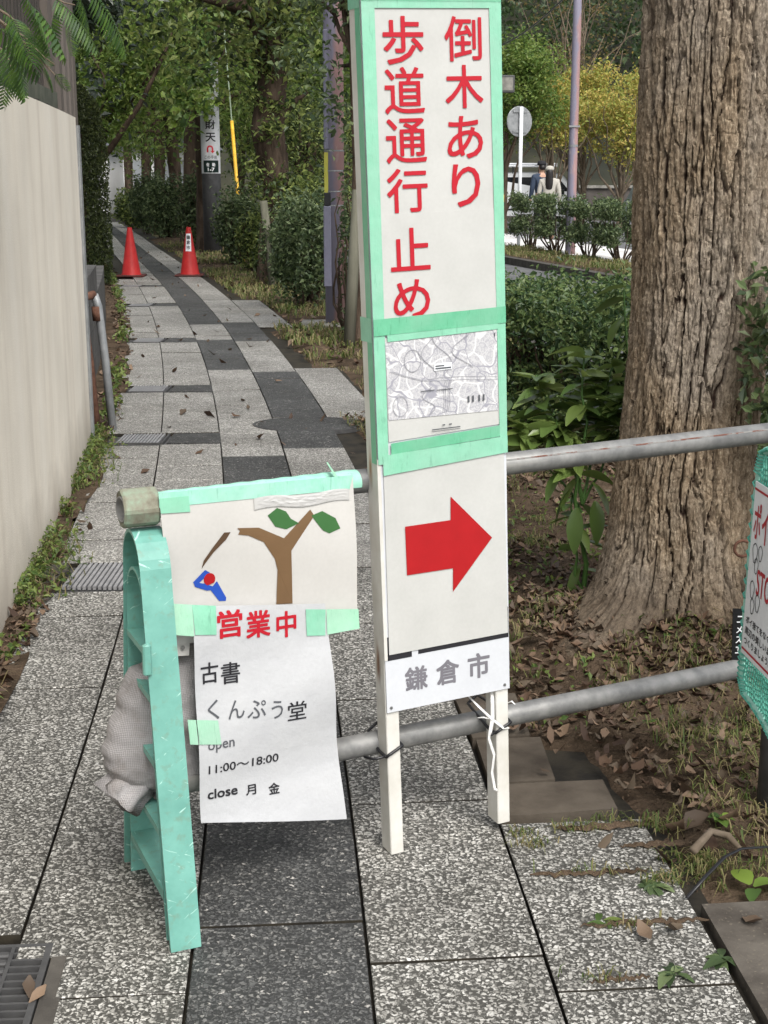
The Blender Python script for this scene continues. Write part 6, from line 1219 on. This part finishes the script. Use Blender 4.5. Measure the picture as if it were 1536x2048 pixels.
# white houses at the far end of the pavement
for i, (cx, cy, w, d, h, lab) in enumerate(((-13.6, 62, 4.4, 5, 2.5, 'white house glimpsed between the far trunks, left one'), (-8.8, 60, 3.2, 5, 2.5, 'white house glimpsed between the far trunks, right one'))):
    hs_ = thing('house', lab, 'house', (cx, cy, 0), group='white houses at the far end'); g = G(); g.box(-w / 2, w / 2, -d / 2, d / 2, -.2, h); g.build('wall', M['house'], hs_)
    g = G(); g.prism([(-w / 2 - .3, h + .003), (w / 2 + .3, h + .003), (0, h + 1.5)], -d / 2 - .3, d / 2 + .3); g.build('roof', M['slate'], hs_)
    for k in range(3):
        x = -w / 2 + .7 + k * (w - 1.4) / 2; f = G(); f.box(x - .35, x + .35, -d / 2 - .04, -d / 2 - .002, 1.0, 2.1); wf = f.build('window', M['chrome'], hs_); g = G(); g.box(x - .29, x + .29, -d / 2 - .05, -d / 2 - .042, 1.06, 2.04); g.build('pane', M['curtain'], wf)
# retaining wall behind the parked cars
g = G(); g.box(4.0, 30, 62.0, 62.5, -.8, .95); rw = thing('retaining_wall', 'low dark retaining wall behind the parked vehicles', 'wall', (0, 0, 0)); g.build('wall_body', M['far_wall'], rw); g = G(); g.box(3.9, 30.1, 61.9, 62.6, .953, 1.07); g.build('coping', M['concrete'], rw)

# ================================================================== VEHICLES AND PEOPLE
def van():
    p = at(1174, 400, 56); z0 = -.40; t_ = thing('van', 'white van with a ladder rack parked beyond the hedge', 'van', (p.x, 56, z0), (0, 0, R(-6)))
    side = [(-4.6, .35), (-4.62, 1.0), (-4.58, 1.78), (-4.45, 1.98), (-1.45, 2.02), (-1.0, 1.92), (-.40, 1.22), (-.10, 1.10), (.0, .85), (.0, .35)]
    g = G(); n = len(side); Wv = .84; V = [];
    for y, ins in ((-Wv, .0), (-Wv + .10, .0), (Wv - .10, 0), (Wv, 0)):
        for (x, z) in side: V.append((x, y + (.13 if y == -Wv and z > 1.1 else -.13 if y == Wv and z > 1.1 else 0), z - (.03 if abs(y) == Wv and z > 1.7 else 0)))
    F = [tuple(range(n))[::1], tuple(range(4 * n - 1, 3 * n - 1, -1))] + [(l * n + k, (l + 1) * n + k, (l + 1) * n + (k + 1) % n, l * n + (k + 1) % n) for l in range(3) for k in range(n)]; g.add(V, F); g.build('body', M['van_white'], t_)
    def sidew(pts, nm, mat, e=.006):
        g = G(); g.add([(x, -Wv + .13 * np.clip((z - 1.0) / .15, 0, 1) - e - .004, z) for x, z in pts], [tuple(range(len(pts)))]); g.v += [(x, y + .004, z) for x, y, z in g.v]; m = len(pts); g.f += [tuple(range(2 * m - 1, m - 1, -1))] + [(k, k + m, (k + 1) % m + m, (k + 1) % m) for k in range(m)]; return g.build(nm, mat, t_)
    sidew([(-4.35, 1.28), (-3.35, 1.28), (-3.35, 1.80), (-4.3, 1.80)], 'window', M['glass']); sidew([(-3.25, 1.28), (-1.95, 1.28), (-1.95, 1.81), (-3.25, 1.81)], 'window', M['glass']); sidew([(-1.82, 1.28), (-.70, 1.28), (-1.08, 1.72), (-1.25, 1.80), (-1.82, 1.81)], 'window', M['glass'])
    sidew([(-4.6, .56), (-.05, .56), (-.05, .62), (-4.6, .62)], 'side_moulding', M['van_black']); sidew([(-1.88, .45), (-1.87, .45), (-1.87, 1.85), (-1.88, 1.85)], 'door_gap', M['van_black'])
    g = G(); g.add([(-.94, -.66, 1.85), (-.42, -.74, 1.245), (-.42, .74, 1.245), (-.94, .66, 1.85)], [(0, 1, 2, 3)]); g.v = [(x + .022, y, z + .02) for x, y, z in g.v]; g.build('windscreen', M['glass'], t_)
    for x in (-3.75, -.85):
        for y in (-Wv + .07, Wv - .27):
            g = G(); g.lathe([(.30, 0), (.33, .03), (.33, .17), (.30, .2)], 20); g.v = [(x + a, y + c - .02, .33 + b) for a, b, c in g.v]; w = g.build('wheel', M['tyre'], t_); g = G(); g.lathe([(.19, 0), (.17, .02)], 16); g.v = [(x + a, y - c - .021, .33 + b) for a, b, c in g.v]; g.build('rim', M['chrome'], w)
    for y in (-.62, .62): g = G(); g.bevbox(-.06, .02, y - .14, y + .14, .70, .90, .02); g.build('headlight', M['lamp'], t_)
    g = G(); g.bevbox(-.12, .05, -.82, .82, .33, .56, .03); g.build('bumper', M['van_black'], t_); g = G(); g.bevbox(-1.05, -.9, -1.02, -.80, 1.16, 1.36, .03); g.build('mirror', M['van_black'], t_)
    rk = G()
    for x in (-4.0, -2.9, -1.9): rk.tube([(x, -.72, 1.96), (x, -.72, 2.18), (x, .72, 2.18), (x, .72, 1.96)], .022, 6)
    r0 = rk.build('roof_rack', M['van_black'], t_); 
    for y, z in ((-.55, 2.23), (-.25, 2.23), (-.40, 2.31)): g = G(); g.tube([(-4.5, y, z), (-1.2, y, z)], .035, 8); g.build('ladder_rail', M['van_white'], r0)
van()
def small_car():
    p = at(1290, 410, 50); z0 = float(lot_z(p.x, 50)) - .055; t_ = thing('car', 'pale mint car glimpsed between the far shrubs and the trunk', 'car', (p.x + .3, 50, z0), (0, 0, R(96)))
    side = [(-1.7, .3), (-1.7, .95), (-1.55, 1.5), (-1.35, 1.62), (.2, 1.62), (.9, 1.05), (1.55, .95), (1.7, .8), (1.7, .3)]; n = len(side); V = []
    for y in (-.74, -.62, .62, .74): V += [(x, y * (.90 if z > 1.1 else 1), z) for x, z in side]
    g = G(); g.add(V, [tuple(range(n)), tuple(range(4 * n - 1, 3 * n - 1, -1))] + [(l * n + k, (l + 1) * n + k, (l + 1) * n + (k + 1) % n, l * n + (k + 1) % n) for l in range(3) for k in range(n)]); g.build('body', M['mint'], t_)
    g = G(); g.add([(-1.69, -.52, 1.02), (-1.575, -.50, 1.46), (-1.575, .50, 1.46), (-1.69, .52, 1.02)], [(0, 1, 2, 3)]); g.v = [(x - .012, y, z) for x, y, z in g.v]; g.build('rear_window', M['glass'], t_)
    g = G(); g.add([(.27, -.54, 1.58), (.88, -.56, 1.09), (.88, .56, 1.09), (.27, .54, 1.58)], [(0, 1, 2, 3)]); g.v = [(x + .012, y, z + .012) for x, y, z in g.v]; g.build('windscreen', M['glass'], t_)
    for x in (-1.1, 1.1):
        for y in (-.75, .58): g = G(); g.lathe([(.25, 0), (.28, .02), (.28, .15), (.25, .17)], 18); g.v = [(x + a, y + c, .28 + b) for a, b, c in g.v]; g.build('wheel', M['tyre'], t_)
    for y in (-.6, .6): g = G(); g.bevbox(-1.73, -1.69, y - .08, y + .08, .75, .95, .01); g.build('tail_light', M['red_ink'], t_)
small_car()
def person(px, Yt, lab, h, top, cap, long_hair, rot):
    p = at(px, 400, Yt); t_ = thing('person', lab, 'person', (p.x, Yt, 0.0), (0, 0, rot)); k = h / 1.70
    def skin(name, pts, edges_, rad, mat, lv=2):
        me = bpy.data.meshes.new(name); me.from_pydata([(x * k, y * k, z * k) for x, y, z in pts], edges_, []); me.materials.append(mat); o = link(name, me, t_); m = o.modifiers.new('skin', 'SKIN'); m.use_smooth_shade = True
        for v_, r in zip(me.skin_vertices[0].data, rad): v_.radius = (r[0] * k, r[1] * k) if hasattr(r, '__len__') else (r * k, r * k)
        me.skin_vertices[0].data[0].use_root = True; s = o.modifiers.new('sub', 'SUBSURF'); s.levels = s.render_levels = lv; return o
    J = [(0, 0, .93), (0, 0, 1.15), (0, .0, 1.38), (0, 0, 1.47), (0, -.01, 1.53), (0, -.01, 1.60), (0, -.01, 1.68), (.19, 0, 1.38), (.24, .02, 1.12), (.25, -.05, .88), (.25, -.08, .78), (-.19, 0, 1.38), (-.24, .02, 1.12), (-.25, -.05, .88), (-.25, -.08, .78), (.09, 0, .88), (.10, -.01, .48), (.10, .02, .08), (.10, -.10, .03), (-.09, 0, .88), (-.10, -.01, .48), (-.10, .02, .08), (-.10, -.10, .03)]
    E_ = [(0, 1), (1, 2), (2, 3), (3, 4), (4, 5), (5, 6), (2, 7), (7, 8), (8, 9), (9, 10), (2, 11), (11, 12), (12, 13), (13, 14), (0, 15), (15, 16), (16, 17), (17, 18), (0, 19), (19, 20), (20, 21), (21, 22)]
    Rr = [(.13, .10), (.12, .09), (.13, .09), .055, (.07, .08), (.075, .095), (.055, .07), .055, .042, .032, .03, .055, .042, .032, .03, .08, .055, .04, .035, .08, .055, .04, .035]
    skin('body', J, E_, Rr, M['skin'])
    skin('jacket', [J[i] for i in (0, 1, 2, 3, 7, 8, 9, 11, 12, 13)], [(0, 1), (1, 2), (2, 3), (2, 4), (4, 5), (5, 6), (2, 7), (7, 8), (8, 9)], [(.17, .13), (.16, .12), (.165, .12), .065, .075, .06, .045, .075, .06, .045], M[top])
    skin('trousers', [J[i] for i in (0, 15, 16, 17, 19, 20, 21)], [(0, 1), (1, 2), (2, 3), (0, 4), (4, 5), (5, 6)], [(.15, .12), .095, .07, .055, .095, .07, .055], M['cloth_black'])
    hp = [(0, .02, 1.64), (0, .055, 1.58)] + ([(0, .085, 1.45), (0, .10, 1.30), (0, .10, 1.18)] if long_hair else [(0, .05, 1.53)]); skin('hair', hp, [(i, i + 1) for i in range(len(hp) - 1)], [(.09, .095), (.09, .08)] + ([(.10, .05), (.10, .04), (.07, .03)] if long_hair else [.07]), M['hair'])
    g = G(); g.lathe([(.105 * k, 0), (.105 * k, .04 * k), (.085 * k, .09 * k), (.02 * k, .105 * k)], 18, (0, -.005, 1.64 * k)); g.bevbox(-.09 * k, .09 * k, -.19 * k, -.07 * k, 1.635 * k, 1.65 * k, .005); g.build('cap', M[cap], t_, True)
person(1098, 33.0, 'person seen from behind with long dark hair, white cap and cream top', 1.62, 'cloth_white', 'cloth_white', True, R(170)); person(1082, 33.8, 'person in a black cap and navy jacket half hidden beside the other', 1.74, 'cloth_blue', 'cloth_black', False, R(200))

bpy.data.objects.remove(_fo)
